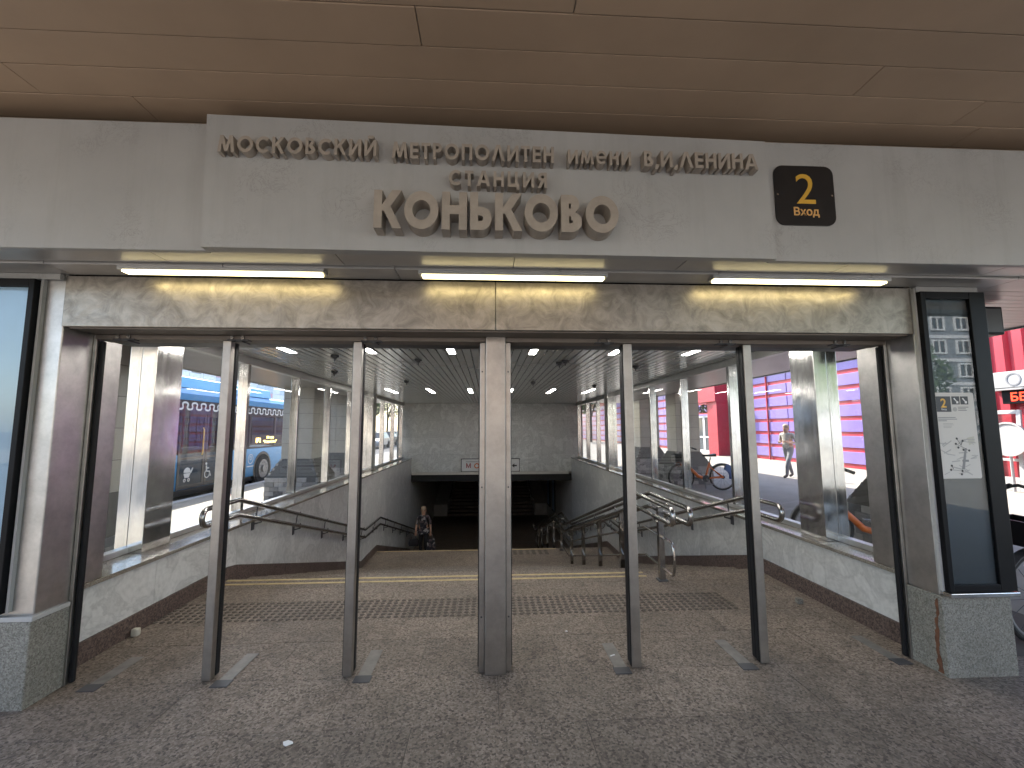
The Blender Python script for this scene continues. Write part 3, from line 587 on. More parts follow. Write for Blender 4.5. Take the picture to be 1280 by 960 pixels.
put_word('МОСКОВСКИЙ', -1.442 * k, -0.612 * k, z1 + 0.018, 0.095, 0.062, 0.195, NPY - 0.008, ns)
put_word('МЕТРОПОЛИТЕН', -0.527 * k, 0.358 * k, z1 + 0.013, 0.095, 0.062, 0.195, NPY - 0.005, ns)
put_word('имени', 0.438 * k, 0.795 * k, z1 + 0.012, 0.098, 0.062, 0.195, NPY - 0.002, ns)
put_word('В.И.ЛЕНИНА', 0.869 * k, 1.53 * k, z1 + 0.010, 0.095, 0.062, 0.195, NPY, ns, 0.14)
put_word('СТАНЦИЯ', -0.219 * k, 0.318 * k, sc(0, 2.906, 2.27, YA)[1] + 0.011, 0.09, 0.062, 0.2, NPY - 0.004, ns, 0.26)
YB = NPY - 0.108; k = YB / 2.2
put_word('КОНЬКОВО', -0.598 * k, 0.69 * k, sc(0, 2.618, 2.2, YB)[1] + 0.016, 0.212, 0.105, 0.235, NPY - 0.004, ns, 0.1)
# entrance number plaque
pq = thing('entrance_plaque', 'black rounded plaque with a yellow numeral on the right fascia', 'sign', (1.90, FY - 0.002, 2.805))
def rrect(w_, h_, r_, n=6):
    pts = []
    for cx, cz, a0 in ((w_ / 2 - r_, r_, -90), (w_ / 2 - r_, h_ - r_, 0), (-w_ / 2 + r_, h_ - r_, 90), (-w_ / 2 + r_, r_, 180)):
        pts += [(cx + r_ * math.cos(R(a0 + 90 * i / n)), cz + r_ * math.sin(R(a0 + 90 * i / n))) for i in range(n + 1)]
    return pts
MB().prism(rrect(0.372, 0.376, 0.055), 'y', -0.008, 0.0).build('board', 'plaque', pq)
text('numeral', '2', 0.272, 'yellow_print', (0.005, -0.009, 0.135), FACE_CAM, pq, 0.0015); text('word', 'Вход', 0.068, 'orange_print', (0.0, -0.009, 0.062), FACE_CAM, pq, 0.0015, bold=True)
for x in (-0.17, 0.17): MB().disc((x, -0.009, 0.19), 'y', 0.006, 0.003, 10).build('screw', 'polished', pq)

# ------------------------------------------------------------------ display cases
def display(nm, label, x0, x1, y, z0, z1, bl, br, sheet):
    o = thing(nm, label, 'display case', ((x0 + x1) / 2, y, z0)); hw = (x1 - x0) / 2; H_ = z1 - z0
    for b in ((-hw, -hw + bl, -0.055, 0, 0, H_), (hw - br, hw, -0.055, 0, 0, H_), (-hw + bl, hw - br, -0.054, 0, 0, 0.045), (-hw + bl, hw - br, -0.054, 0, H_ - 0.05, H_)):
        MB().box(*b, ch=0.003).build('frame_bar', 'black_metal', o)
    boxo('backing', (-hw + bl, hw - br, -0.03, -0.002, 0.045, H_ - 0.05), sheet, o)
    boxo('glass_pane', (-hw + bl, hw - br, -0.043, -0.038, 0.045, H_ - 0.05), 'case_glass', o)
    return o
display('display_case', 'black framed display case with sheet tinted like mirrored sky on the left column', -3.75, -2.822, 2.853, 0.535, 2.54, 0.035, 0.035, 'poster_sky_blue')  # sheet's pale blue stands in for sky reflected in the glass
boxo('trim_strip', (-2.815, -2.80, 2.83, 2.854, 0.535, 2.57), 'fascia', pav)
display('display_case', 'narrow black framed display case with dark screen on the right column', 2.985, 3.455, 2.853, 0.535, 2.54, 0.035, 0.115, 'screen_blue')
boxo('trim_strip', (2.972, 2.984, 2.83, 2.854, 0.535, 2.57), 'fascia', pav)
for (x0, x1) in ((-3.7, -2.7), (2.985, 3.44)): boxo('case_header', (x0, x1, 2.825, 2.854, 2.545, 2.582), 'fascia', pav)
po = thing('map_poster', 'pale information sheet with an entrance map on the right display', 'poster', (3.155, 2.812, 1.26))
MB().prism(rrect(0.295, 0.575, 0.012), 'y', -0.004, 0.0).build('sheet', 'poster_paper', po)
def pr(x0, x1, z0, z1, mat, nm='print_block', lay=1): boxo(nm, (x0, x1, -0.0045 - 0.0005 * lay, -0.0041, z0, z1), mat, po)
pr(-0.125, -0.022, 0.445, 0.55, 'poster_dark'); text('numeral', '2', 0.085, 'yellow_print', (-0.074, -0.0052, 0.475), FACE_CAM, po, 0.0004, bold=True); text('caption', 'Вход', 0.016, 'white_paint', (-0.074, -0.0052, 0.456), FACE_CAM, po, 0.0004)
for x in (-0.012, 0.05):
    pr(x, x + 0.055, 0.495, 0.55, 'poster_dark'); ic = MB()
    ic.box(x + 0.03, x + 0.045, -0.0056, -0.0051, 0.502, 0.518); ic.prism([(x + 0.012, 0.535), (x + 0.02, 0.54), (x + 0.03, 0.525), (x + 0.04, 0.515), (x + 0.034, 0.51)], 'y', -0.0056, -0.0051); ic.build('pictogram', 'white_paint', po)
MB().disc((0.005, -0.0045, 0.462), 'y', 0.015, 0.001, 16).build('seal', 'poster_grey', po)
for i, wd in enumerate((0.075, 0.055, 0.06)): pr(0.028, 0.028 + wd, 0.474 - i * 0.011, 0.479 - i * 0.011, 'mid_grey')
for i, wd in enumerate((0.125, 0.135, 0.06)): pr(-0.122, -0.122 + wd, 0.404 - i * 0.011, 0.409 - i * 0.011, 'mid_grey')
for i, wd in enumerate((0.07, 0.075, 0.06, 0.055)): pr(-0.09, -0.09 + wd, 0.364 - i * 0.009, 0.3675 - i * 0.009, 'poster_grey')
mp = MB()
rr_ = random.Random(3)
for i in range(26):
    cx, cz, a, lw = rr_.uniform(-0.11, 0.11), rr_.uniform(0.03, 0.26), rr_.uniform(-0.6, 0.6), rr_.uniform(0.015, 0.04)
    dx, dz = lw * math.cos(a), lw * math.sin(a); t_ = rr_.uniform(0.003, 0.008)
    mp.prism([(cx - dx, cz - dz), (cx + dx, cz + dz), (cx + dx - t_ * math.sin(a), cz + dz + t_), (cx - dx - t_ * math.sin(a), cz - dz + t_)], 'y', -0.0045 - i * 0.00001, -0.0041)
mp.build('map_print', 'poster_grey', po)['kind'] = 'stuff'
mp = MB(); mp.prism([(0.01, 0.06), (0.03, 0.06), (0.06, 0.2), (0.045, 0.2)], 'y', -0.0049, -0.0042); mp.box(0.02, 0.065, -0.0050, -0.0042, 0.11, 0.124); mp.build('map_street', 'mid_grey', po)
mp = MB()
for i, (x, z) in enumerate(((-0.005, 0.265), (0.035, 0.25), (-0.015, 0.23), (0.0, 0.205), (0.035, 0.19), (0.075, 0.185), (-0.06, 0.085), (-0.068, 0.058), (0.012, 0.05), (0.005, 0.028))): mp.disc((x, -0.0051, z), 'y', 0.0075, 0.0008, 10)
for i, (a, b, c, d) in enumerate(((-0.005, 0.265, 0.02, 0.22), (0.035, 0.25, 0.02, 0.22), (-0.015, 0.23, 0.075, 0.185), (-0.06, 0.085, -0.05, 0.062), (-0.068, 0.058, 0.012, 0.05))):
    mp.tube([(a, -0.0052 - i * 0.00003, b), (c, -0.0052 - i * 0.00003, d)], 0.0011, 4)
mp.build('map_entrances', 'poster_dark', po)
mp = MB().prism([(0.08, 0.22), (0.12, 0.24), (0.12, 0.28), (0.07, 0.27)], 'y', -0.0046, -0.0042); mp.build('map_park', 'poster_tan', po)

# ------------------------------------------------------------------ handrails
def bracket(mb, x, y, z, wx):       # rail bracket: plate on wall plus curved arm
    mb.tube([(wx, y, z - 0.09), (x + (wx - x) * 0.3, y, z - 0.085), (x, y, z - 0.05), (x, y, z)], 0.009, 6)
def wall_rail(nm, label, x, wx, z0, dz):
    o = thing(nm, label, 'handrail', (x, 4.4, 0))
    def prof(z): return [(0, 4.98 - 4.4 - 0.0, z), ]
    ys = [(4.46, 0), (5.0, 0), (L1Y0 - 0.1, LZ1), (L1Y1 - 0.1, LZ1), (F2E, LZ2 + 0.0)]
    top = [(0, y - 4.4, z + z0) for y, z in ys]; bot = [(0, y - 4.4, z + z0 - dz) for y, z in ys]
    r_ = dz / 2
    loop = [(0, 0.06 - 0.07 * math.sin(a), z0 - r_ + r_ * math.cos(a)) for a in [math.pi * k / 8 for k in range(1, 8)]]
    MB().tube(top[::-1] + loop + bot, 0.025, 10).build('rail', 'rail_steel', o, True)
    for k in range(16):
        y = 5.5 + k * 1.12; z = stair_z(y) if y > 5.05 else 0
        if y > F2E: break
        zz = z + z0 - dz + 0.02; b = MB()
        b.tube([(0, y - 4.4, zz), (0, y - 4.4, zz - 0.07), ((wx - x) * 0.8, y - 4.4, zz - 0.09)], 0.009, 6); b.tube([(0, y - 4.4, zz + dz), ((wx - x) * 0.5, y - 4.4, zz + dz - 0.06), ((wx - x) * 0.6, y - 4.4, zz)], 0.008, 6)
        xx = sorted((wx - x, (wx - x) * 0.9)); b.box(xx[0], xx[1], y - 4.4 - 0.03, y - 4.4 + 0.03, zz - 0.16, zz - 0.02); b.build('bracket', 'dark_grey', o)
wall_rail('wall_handrail', 'double steel handrail on the left hand marble parapet', -2.70, XL, 0.84, 0.16)
wall_rail('wall_handrail', 'double steel handrail on the right hand marble parapet', 2.97, XR, 0.81, 0.15)
cr = thing('central_handrail', 'double sided steel handrail on posts descending the stairs', 'handrail', (1.84, 4.73, 0))
def crail(x, zt, y0, seg, dz):
    pts = [(y, z) for y, z in seg]; top = [(x, y - 4.73, z + zt) for y, z in pts]; bot = [(x, y - 4.73, z + zt - dz) for y, z in pts]; r_ = dz / 2; ys_ = pts[0][0] - 4.73; ye = pts[-1][0] - 4.73; ze = pts[-1][1]
    l0 = [(x, ys_ - 0.06 * math.sin(a), pts[0][1] + zt - r_ + r_ * math.cos(a)) for a in [math.pi * k / 8 for k in range(1, 8)]]
    l1 = [(x, ye + 0.06 * math.sin(a), ze + zt - r_ + r_ * math.cos(a)) for a in [math.pi * k / 8 for k in range(1, 8)]]
    return top[::-1] + l0 + bot + l1[::-1]
seg1 = [(4.24, 0), (5.25, 0), (L1Y0 + 0.2, LZ1), (L1Y1 + 0.25, LZ1), (F2E + 0.2, LZ2), (F2E + 0.9, LZ2)]
for x in (-0.085, 0.085): MB().tube(crail(x, 0.83, 4.3, seg1, 0.15), 0.025, 10, closed=True).build('rail', 'rail_steel', cr, True)
for z in (0.33,):
    seg2 = [(4.5, 0)] + seg1[1:]
    MB().tube(crail(0.02, z + 0.11, 4.4, seg2, 0.32), 0.014, 8, closed=True).build('guard_rail', 'rail_steel', cr, True)
for y in (4.73, 6.14, 7.37, 8.67, 9.9, 11.3, 12.6, 14.0, 15.4, 16.6):
    z = -math.ceil(max(0, (y - ST0) / TR)) * RI if y < L1Y0 else (LZ1 if y < L1Y1 else max(LZ2, LZ1 - math.ceil((y - L1Y1) / TR) * RI))
    rz = stair_z(y) if y > 5.25 else 0
    p_ = MB().box(-0.03, 0.03, y - 4.73 - 0.03, y - 4.73 + 0.03, z, rz + 0.76, ch=0.004).build('post', 'rail_steel', cr)
    MB().box(-0.05, 0.05, y - 4.73 - 0.05, y - 4.73 + 0.05, z - 0.001, z + 0.012, ch=0.002).build('foot_plate', 'dark_grey', p_)
    for x in (-0.085, 0.085):
        for zz in (rz + 0.83, rz + 0.68): MB().tube([(0, y - 4.73, zz - 0.07), (x * 0.6, y - 4.73, zz - 0.075), (x, y - 4.73, zz - 0.04), (x, y - 4.73, zz)], 0.008, 6).build('saddle_arm', 'polished', p_)

# ================================================================== HIGH CANOPY
ca = thing('front_canopy', 'wide beige canopy of long narrow soffit panels over the entrance', 'canopy')
boxo('slab', (-5.3, 7.8, -0.95, 22.0, CAN + 0.02, CAN + 0.45), 'roof', ca)
joints = {0: [-1.96, 3.0], 1: [-2.43, 2.79], 2: [-5.2, 2.0], 3: [-4.9, -0.324, 5.0], 4: [-3.9, 0.37, 4.6]}


for r_ in range(16):
    y1 = 2.54 - 0.2 * r_; y0 = y1 - 0.2
    key = r_; js = joints[key] if key < 5 else [-5.5 + random.uniform(0, 3) + 4.4 * k for k in range(3)]
    js = [-5.3] + [j for j in js if -5.1 < j < 7.6] + [7.8]
    for a, b in zip(js[:-1], js[1:]): boxo('soffit_panel', (a + 0.002, b - 0.002, max(y0, -0.95) + 0.002, y1 - 0.0025, CAN + random.uniform(0, 0.003), CAN + 0.019), 'canopy_panel', ca, 0.003)
boxo('edge_band', (-5.33, 7.83, -0.99, -0.951, CAN - 0.02, CAN + 0.6), 'fascia', ca)
for (x0, x1) in ((-5.33, -5.301), (7.801, 7.83)): boxo('edge_band', (x0, x1, -0.95, 22.0, CAN - 0.02, CAN + 0.6), 'fascia', ca)
boxo('soffit_sheet', (-5.3, 7.8, 2.545, 22.0, CAN + 0.001, CAN + 0.019), 'canopy_panel', ca)


# ================================================================== OUTSIDE
# tiled columns that carry the high canopy
tile_m = MB().box(-0.172, 0.172, -0.006, 0.006, -0.174, 0.174, ch=0.002).mesh('tile', 'tile')
def tiled_column(x, y, label, group):
    o = thing('tiled_column', label, 'column', (x, y, -0.012), 0, group); hs = 0.35; zb = 0.92
    boxo('shaft', (-hs + 0.006, hs - 0.006, -hs + 0.006, hs - 0.006, zb, CAN + 0.012), 'tile_grout', o)
    for (dx, dy, rz) in ((0, -1, 0), (1, 0, R(90)), (-1, 0, R(90)), (0, 1, 0)):
        for c in (-0.175, 0.175):
            for r_ in range(7):
                t_ = obj('tile', tile_m, o, (dx * hs + (c if dy else 0), dy * hs + (c if dx else 0), zb + 0.18 + r_ * 0.355)); t_.rotation_euler = (0, 0, rz)
    lo, hi = 0.58, 0.36
    MB().add([(a * lo, b * lo, 0) for a, b in ((-1, -1), (1, -1), (1, 1), (-1, 1))] + [(a * lo, b * lo, 0.5) for a, b in ((-1, -1), (1, -1), (1, 1), (-1, 1))] + [(a * hi, b * hi, zb) for a, b in ((-1, -1), (1, -1), (1, 1), (-1, 1))],
             [(3, 2, 1, 0), (8, 9, 10, 11)] + [(i, (i + 1) % 4, 4 + (i + 1) % 4, 4 + i) for i in range(4)] + [(4 + i, 4 + (i + 1) % 4, 8 + (i + 1) % 4, 8 + i) for i in range(4)]).build('base_core', 'tile_grout', o)
    br = MB(); rg = random.Random(int(x * 100 + y))
    for f in range(4):
        a = f * math.pi / 2
        for r_ in range(9):
            z = 0.005 + r_ * 0.102; hwid = lo if z < 0.45 else lo - (z + 0.05 - 0.5) / (zb - 0.5) * (lo - hi); u = -hwid + (0.0 if r_ % 2 else -0.1)
            while u < hwid:
                b_ = min(u + 0.2, hwid); a_ = max(u, -hwid); u += 0.205
                if b_ - a_ < 0.03: continue
                dd = hwid + rg.uniform(0.008, 0.022)
                sl = 0 if z < 0.45 else (lo - hi) / (zb - 0.5) * 0.097
                pts = [(a_, -dd, z), (b_, -dd, z), (b_, -dd + sl, z + 0.097), (a_, -dd + sl, z + 0.097), (a_, -hwid + 0.03, z), (b_, -hwid + 0.03, z), (b_, -hwid + 0.03 + sl, z + 0.097), (a_, -hwid + 0.03 + sl, z + 0.097)]
                pts = [(p[0] * math.cos(a) - p[1] * math.sin(a), p[0] * math.sin(a) + p[1] * math.cos(a), p[2]) for p in pts]
                br.add(pts, [(0, 1, 2, 3), (0, 4, 5, 1), (3, 2, 6, 7), (0, 3, 7, 4), (1, 5, 6, 2)], rg.choice((0, 0, 1, 1, 2)))
    b_ = br.build('base_bricks', ['brick_a', 'brick_b', 'brick_c'], o); b_['kind'] = 'stuff'
pm('brick_a', (0.42, 0.41, 0.40), 0.8, var=0.2, scale=7); pm('brick_b', (0.27, 0.265, 0.265), 0.8, var=0.2, scale=7); pm('brick_c', (0.15, 0.15, 0.155), 0.8, var=0.2, scale=7)
for (x, y, l) in ((-4.5, 5.0, 'white tiled column with brick foot outside the left glazing, by the entrance'), (-4.5, 11.0, 'white tiled column with brick foot beside the bus, by the kerb side'), (-4.5, 13.6, 'white tiled column with brick foot just beyond the bus wheel')): tiled_column(x, y, l, 'tiled columns on the street side')
for (x, y, l) in ((5.9, 5.85, 'tiled column with brick foot outside right glazing, behind the handlebars'), (5.9, 13.1, 'tiled column with brick foot right behind the parked orange bicycle'), (5.9, 16.2, 'tiled column with brick foot between hall window and purple facade')): tiled_column(x, y, l, 'tiled columns on the market side')

# ------------------------------------------------------------------ bus
bus = thing('city_bus', 'blue city bus with white wave band waiting at the kerb', 'bus', (-8.75, 11.2, -0.16))
def B(m): 
    for i, v in enumerate(m.v): m.v[i] = (v[0] + 8.75, v[1] - 11.2, v[2] + 0.16)
    return m
BX, B0, B1, BW = -7.5, 5.2, 17.2, -10.0
def prof(z0, z1): return B(MB().box(BW, BX, B0, B1, z0, z1, ch=0.04))
prof(0.12, 1.0).build('lower_body', 'bus_blue', bus, True)
B(MB().box(BW + 0.04, BX - 0.04, B0 + 0.05, B1 - 0.05, -0.02, 0.118)).build('underbody', 'bus_black', bus)
B(MB().prism([(BW + 0.02, 2.34), (BX - 0.02, 2.34), (BX - 0.01, 2.5), (BX - 0.10, 2.62), (BX - 0.35, 2.70), (BW + 0.35, 2.70), (BW + 0.1, 2.62), (BW + 0.01, 2.5)], 'y', B0 + 0.02, B1 - 0.02)).build('roof', 'bus_blue', bus)
B(MB().prism([(BX - 0.14, 2.66), (BX - 0.2, 2.93), (BX - 0.5, 3.0), (BW + 0.5, 3.0), (BW + 0.2, 2.93), (BW + 0.14, 2.66)], 'y', 6.5, 15.8)).build('roof_pod', 'bus_roof', bus)
B(MB().box(BX - 0.06, BX - 0.005, B0 + 0.05, B1 - 0.05, 2.03, 2.335)).build('wave_band', 'bus_black', bus)
wv = []
for i in range(901):
    yy = B0 + 0.15 + (B1 - B0 - 0.3) * i / 900; wv.append((BX - 0.002, yy - 0.045 * math.sin(yy * 36), 2.19 + 0.085 * math.sin(yy * 18)))
m = MB(); vs = []
for i, p in enumerate(wv):
    q = wv[min(i + 1, 900)]; o_ = wv[max(i - 1, 0)]; d = Vector((q[1] - o_[1], q[2] - o_[2])).normalized(); nn = Vector((-d.y, d.x)) * 0.022
    vs += [(BX - 0.006, p[1] + nn.x, p[2] + nn.y), (BX - 0.006, p[1] - nn.x, p[2] - nn.y), (BX + 0.001, p[1] + nn.x, p[2] + nn.y), (BX + 0.001, p[1] - nn.x, p[2] - nn.y)]
fs = []
for i in range(900):
    a, b = i * 4, i * 4 + 4; fs += [(a + 2, a + 3, b + 3, b + 2), (a, b, b + 1, a + 1), (a, a + 2, b + 2, b), (a + 1, b + 1, b + 3, a + 3)]
m.add(vs, fs); B(m).build('wave_line', 'white_paint', bus)
DO = (11.1, 13.15)
# windows: pillars + glass, doors
wy = [B0 + 0.08, 6.6, 8.1, 9.5, DO[0], DO[1], 14.3, 15.9, B1 - 0.08]
for i in range(len(wy) - 1):
    a, b = wy[i], wy[i + 1]
    if a == DO[0]: continue
    w_ = B(MB().box(BX - 0.03, BX - 0.012, a + 0.05, b - 0.05, 1.04, 2.03)).build('window', 'bus_glass', bus)
    B(MB().box(BX - 0.05, BX - 0.004, b - 0.05, b + 0.05, 1.0, 2.03)).build('pillar', 'bus_black', bus)
for z in (1.0,): B(MB().box(BX - 0.05, BX - 0.008, B0 + 0.05, B1 - 0.05, z, z + 0.04)).build('belt_line', 'bus_black', bus)
mid = (DO[0] + DO[1]) / 2
for a, b in ((DO[0], mid), (mid, DO[1])):
    d_ = MB()
    for bb in ((a + 0.01, a + 0.09, 0.14, 2.03), (b - 0.09, b - 0.01, 0.14, 2.03), (a + 0.09, b - 0.09, 1.93, 2.03), (a + 0.09, b - 0.09, 0.14, 0.24), (a + 0.09, b - 0.09, 0.86, 0.92)): d_.box(BX - 0.03, BX + 0.012, *bb)
    do = B(d_).build('door', 'bus_black', bus); B(MB().box(BX - 0.012, BX + 0.002, a + 0.09, b - 0.09, 0.92, 1.93)).build('door_pane', 'bus_glass', do); B(MB().box(BX - 0.012, BX + 0.0021, a + 0.09, b - 0.09, 0.24, 0.86)).build('door_pane', 'bus_glass', do)
    B(MB().tube([(BX + 0.02, b - 0.15, 0.95), (BX + 0.04, b - 0.15, 1.0), (BX + 0.04, b - 0.15, 1.6), (BX + 0.02, b - 0.15, 1.65)], 0.015, 6)).build('door_handle', 'amber', do)
# hollow look behind the glass: floor, far side, seats
B(MB().box(BW + 0.05, BW + 0.09, B0 + 0.2, B1 - 0.2, 1.02, 2.33)).build('far_side', 'bus_inside', bus)
seat = B(MB().box(-0.2, 0.2, -0.22, 0.22, 0, 0.08, ch=0.02).box(-0.2, 0.2, 0.16, 0.22, 0.08, 0.7, ch=0.02)); seat.v = [(v[0] - 8.75, v[1] + 11.2, v[2] - 0.16) for v in seat.v]; sme = seat.mesh('seat', 'seat_cloth')
for k in range(9):
    if not (10.4 < 6 + k * 1.1 < 13.3): obj('seat', sme, bus, (0.6, 6 + k * 1.1 - 11.2, 1.15))
for y in (7.3, 15.15):
    wb = B(MB().disc((BX - 0.1, y, 0.32), 'x', 0.56, 0.218, 28)).build('wheel_arch', 'bus_black', bus)
    wl = B(MB().disc((BX - 0.12, y, 0.32), 'x', 0.475, 0.29, 32)).build('wheel', 'tyre', bus); B(MB().disc((BX + 0.03, y, 0.32), 'x', 0.30, 0.03, 24).disc((BX + 0.055, y, 0.32), 'x', 0.12, 0.05, 16)).build('rim', 'rim', wl)
    for k in range(10): B(MB().disc((BX + 0.05, y + 0.21 * math.cos(k * 0.628), 0.32 + 0.21 * math.sin(k * 0.628)), 'x', 0.022, 0.02, 6)).build('wheel_nut', 'mid_grey', wl)
    for xx in (BW + 0.12,): B(MB().disc((xx, y, 0.32), 'x', 0.475, 0.3, 24)).build('wheel', 'tyre', bus)
def bt(nm, s_, size, mat, y, z, x=BX + 0.004, sx=1.0): text(nm, s_, size, mat, (x + 8.75, y - 11.2, z + 0.16), FACE_PX, bus, 0.002, bold=True, sx=sx)
B(MB().box(BX - 0.02, BX - 0.006, 14.4, 16.8, 1.12, 1.42)).build('route_display', 'bus_black', bus)
bt('route_number', '№2', 0.2, 'amber_led', 14.82, 1.18, BX - 0.004); bt('route_text', 'Метро', 0.12, 'amber_led', 15.6, 1.29, BX - 0.004, 1.3); bt('route_text', '“Коньково”', 0.13, 'amber_led', 15.6, 1.15, BX - 0.004, 1.3)
bt('fleet_number', '09', 0.2, 'white_paint', 13.9, 0.62); B(MB().box(BX - 0.01, BX + 0.003, 14.2, 14.6, 0.43, 0.46)).build('caption', 'white_paint', bus)
B(MB().ring((BX + 0.004, 14.4, 0.67), 'x', 0.13, 0.155, 0.004).ring((BX + 0.004, 14.4, 0.70), 'x', 0.04, 0.065, 0.004)).build('logo', 'white_paint', bus)
ic = MB(); y, z, x = 12.25, 0.50, BX + 0.012      # wheelchair pictogram
ic.ring((x, y, z - 0.07), 'x', 0.085, 0.11, 0.006, 120, 400); ic.disc((x, y - 0.05, z + 0.2), 'x', 0.035, 0.006, 14); ic.tube([(x, y - 0.05, z + 0.15), (x, y - 0.03, z), (x, y + 0.09, z - 0.01), (x, y + 0.13, z - 0.13)], 0.02, 6); ic.tube([(x, y - 0.04, z + 0.08), (x, y + 0.06, z + 0.08)], 0.014, 6)
B(ic).build('pictogram', 'white_paint', bus)
ic = MB(); y = 11.47                                # pram pictogram
ic.ring((x, y, z + 0.03), 'x', 0.0, 0.13, 0.006, 0, 175); ic.prism([(y - 0.13, z + 0.02), (y + 0.13, z + 0.02), (y + 0.07, z - 0.09), (y - 0.08, z - 0.09)], 'x', x - 0.003, x + 0.003); ic.ring((x, y - 0.08, z - 0.15), 'x', 0.02, 0.045, 0.006); ic.ring((x, y + 0.07, z - 0.15), 'x', 0.02, 0.045, 0.006); ic.tube([(x, y + 0.13, z + 0.02), (x, y + 0.2, z + 0.14)], 0.014, 6)
B(ic).build('pictogram', 'white_paint', bus)

# ------------------------------------------------------------------ street beyond: panel building, cars, trees
pb = thing('panel_building', 'long panel building in white, pink and grey behind the bus', 'building', (-34, 50, -0.16))
boxo('wall', (-8, 0, -30, 75, 0, 15), 'panel_white', pb)
pms = [MB().box(0, 0.06, -1.19, 1.19, -0.44, 0.44, ch=0.01).mesh('facade_panel', k) for k in ('panel_white', 'panel_pink', 'panel_grey')]
wm = MB().box(0, 0.05, -0.8, 0.8, -0.4, 0.4).mesh('window', 'dark_window'); rg = random.Random(11)
for c in range(27):
    for r_ in range(10):
        y, z = -29 + c * 2.42, 3.2 + r_ * 0.92
        k = rg.choice((0, 0, 0, 1, 2, 2))
        if r_ in (2, 6) and c % 3 == 1: obj('window', wm, pb, (0.005, y, z))
        else: obj('facade_panel', pms[k], pb, (0.002, y, z))
boxo('shop_band', (0, 0.3, -30, 75, 0, 2.7), 'dark_window', pb)
def car(x, y, rz, mat, label):
    o = thing('parked_car', label, 'car', (x, y, -0.16), rz, 'cars along the far street')
    MB().prism([(-2.1, 0.35), (2.1, 0.3), (2.15, 0.7), (1.2, 0.9), (-1.7, 0.95), (-2.15, 0.8)], 'x', -0.85, 0.85).build('body', mat, o)
    MB().add([(-0.78, 1.1, 0.9), (0.78, 1.1, 0.9), (0.78, -1.9, 0.92), (-0.78, -1.9, 0.92), (-0.62, 0.4, 1.42), (0.62, 0.4, 1.42), (0.62, -1.3, 1.42), (-0.62, -1.3, 1.42)], [(0, 1, 5, 4), (1, 2, 6, 5), (2, 3, 7, 6), (3, 0, 4, 7), (4, 5, 6, 7)]).build('cabin', 'dark_window', o)
    boxo('roof', (-0.6, 0.6, -1.25, 0.35, 1.421, 1.46), mat, o, 0.01)
    for a in (-0.8, 0.8):
        for b in (-1.3, 1.35): MB().disc((a, b, 0.32), 'x', 0.32, 0.2, 18).build('wheel', 'tyre', o)
        MB().box(a * 0.75 - 0.14, a * 0.75 + 0.14, 2.08, 2.17, 0.5, 0.66, ch=0.02).build('headlight', 'white_paint', o)
pm('car_silver', (0.5, 0.5, 0.5), 0.3, 0.5); pm('car_red', (0.3, 0.03, 0.03), 0.3); pm('car_dark', (0.06, 0.07, 0.09), 0.3)
for x, y, k, l in ((-10.5, 42, 'car_silver', 'silver car parked on the street beyond the bus'), (-11, 48, 'car_dark', 'dark car parked behind the silver one on the street'), (-12.5, 58, 'car_silver', 'silver car far along the street under the trees'), (-16, 40, 'car_red', 'red car on the street before the panel building'), (-10.2, 66, 'car_dark', 'dark car at the far end of the street')): car(x, y, R(180), k, l)
def tree(x, y, H_, rad, mat, label, seed, n=2600, group='street trees'):
    rg = random.Random(seed); o = thing('leafy_tree', label, 'tree', (x, y, -0.05), 0, group)
    m = MB(); m.tube([(0, 0, 0), (0.05, 0.02, H_ * 0.3), (-0.05, 0.05, H_ * 0.7)], [0.18, 0.13, 0.05], 8)
    cl = []
    for k in range(9):
        a = rg.uniform(0, 6.28); z = H_ * rg.uniform(0.45, 0.92); rr = rad * rg.uniform(0.25, 0.75) * (1.15 - abs(z / H_ - 0.62)); p = (rr * math.cos(a), rr * math.sin(a), z); cl.append((p, rad * rg.uniform(0.35, 0.6)))
        m.tube([(0, 0, H_ * rg.uniform(0.28, 0.5)), (p[0] * 0.5, p[1] * 0.5, (z + H_ * 0.4) / 2), p], [0.07, 0.05, 0.02], 5)
    m.build('trunk', 'bark', o)
    cm = MB()
    for i in range(n):
        c, r_ = rg.choice(cl); d = Vector((rg.gauss(0, 1), rg.gauss(0, 1), rg.gauss(0, 0.8))).normalized() * r_ * rg.uniform(0.35, 1.0) ** 0.5
        p = Vector(c) + d; u = Vector((rg.gauss(0, 1), rg.gauss(0, 1), rg.gauss(0, 1))).normalized(); v = u.orthogonal().normalized(); s = rg.uniform(0.09, 0.2)
        cm.add([p - u * s, p + v * s * 0.6, p + u * s, p - v * s * 0.6], [(0, 1, 2, 3)], 0 if rg.random() < 0.65 else 1)
    cm.build('crown', [mat, 'leaf_dark'], o)
tree(-13.5, 52, 8, 2.8, 'leaf_green', 'green tree beside the street past the bus', 1); tree(-15, 66, 9, 3.2, 'leaf_green', 'tall green tree at the end of the street', 2); tree(-12, 75, 8, 3, 'leaf_dark', 'dark tree far down the street', 3)
tree(12.2, 52, 9, 3.4, 'leaf_green', 'bright tree beyond the end of the purple facade', 4, 4200); tree(9.5, 66, 8, 3, 'leaf_green', 'small tree far behind the market square', 5); tree(4, 80, 10, 4, 'leaf_green', 'large tree behind the pavilion', 6)
tree(24, -24, 10, 4.2, 'leaf_green', 'broad tree across the square in front of the grey tower', 8, 4200, 'trees across the square'); tree(31, -27, 9, 4, 'leaf_dark', 'darker tree across the square beside the broad tree', 9, 3000, 'trees across the square')

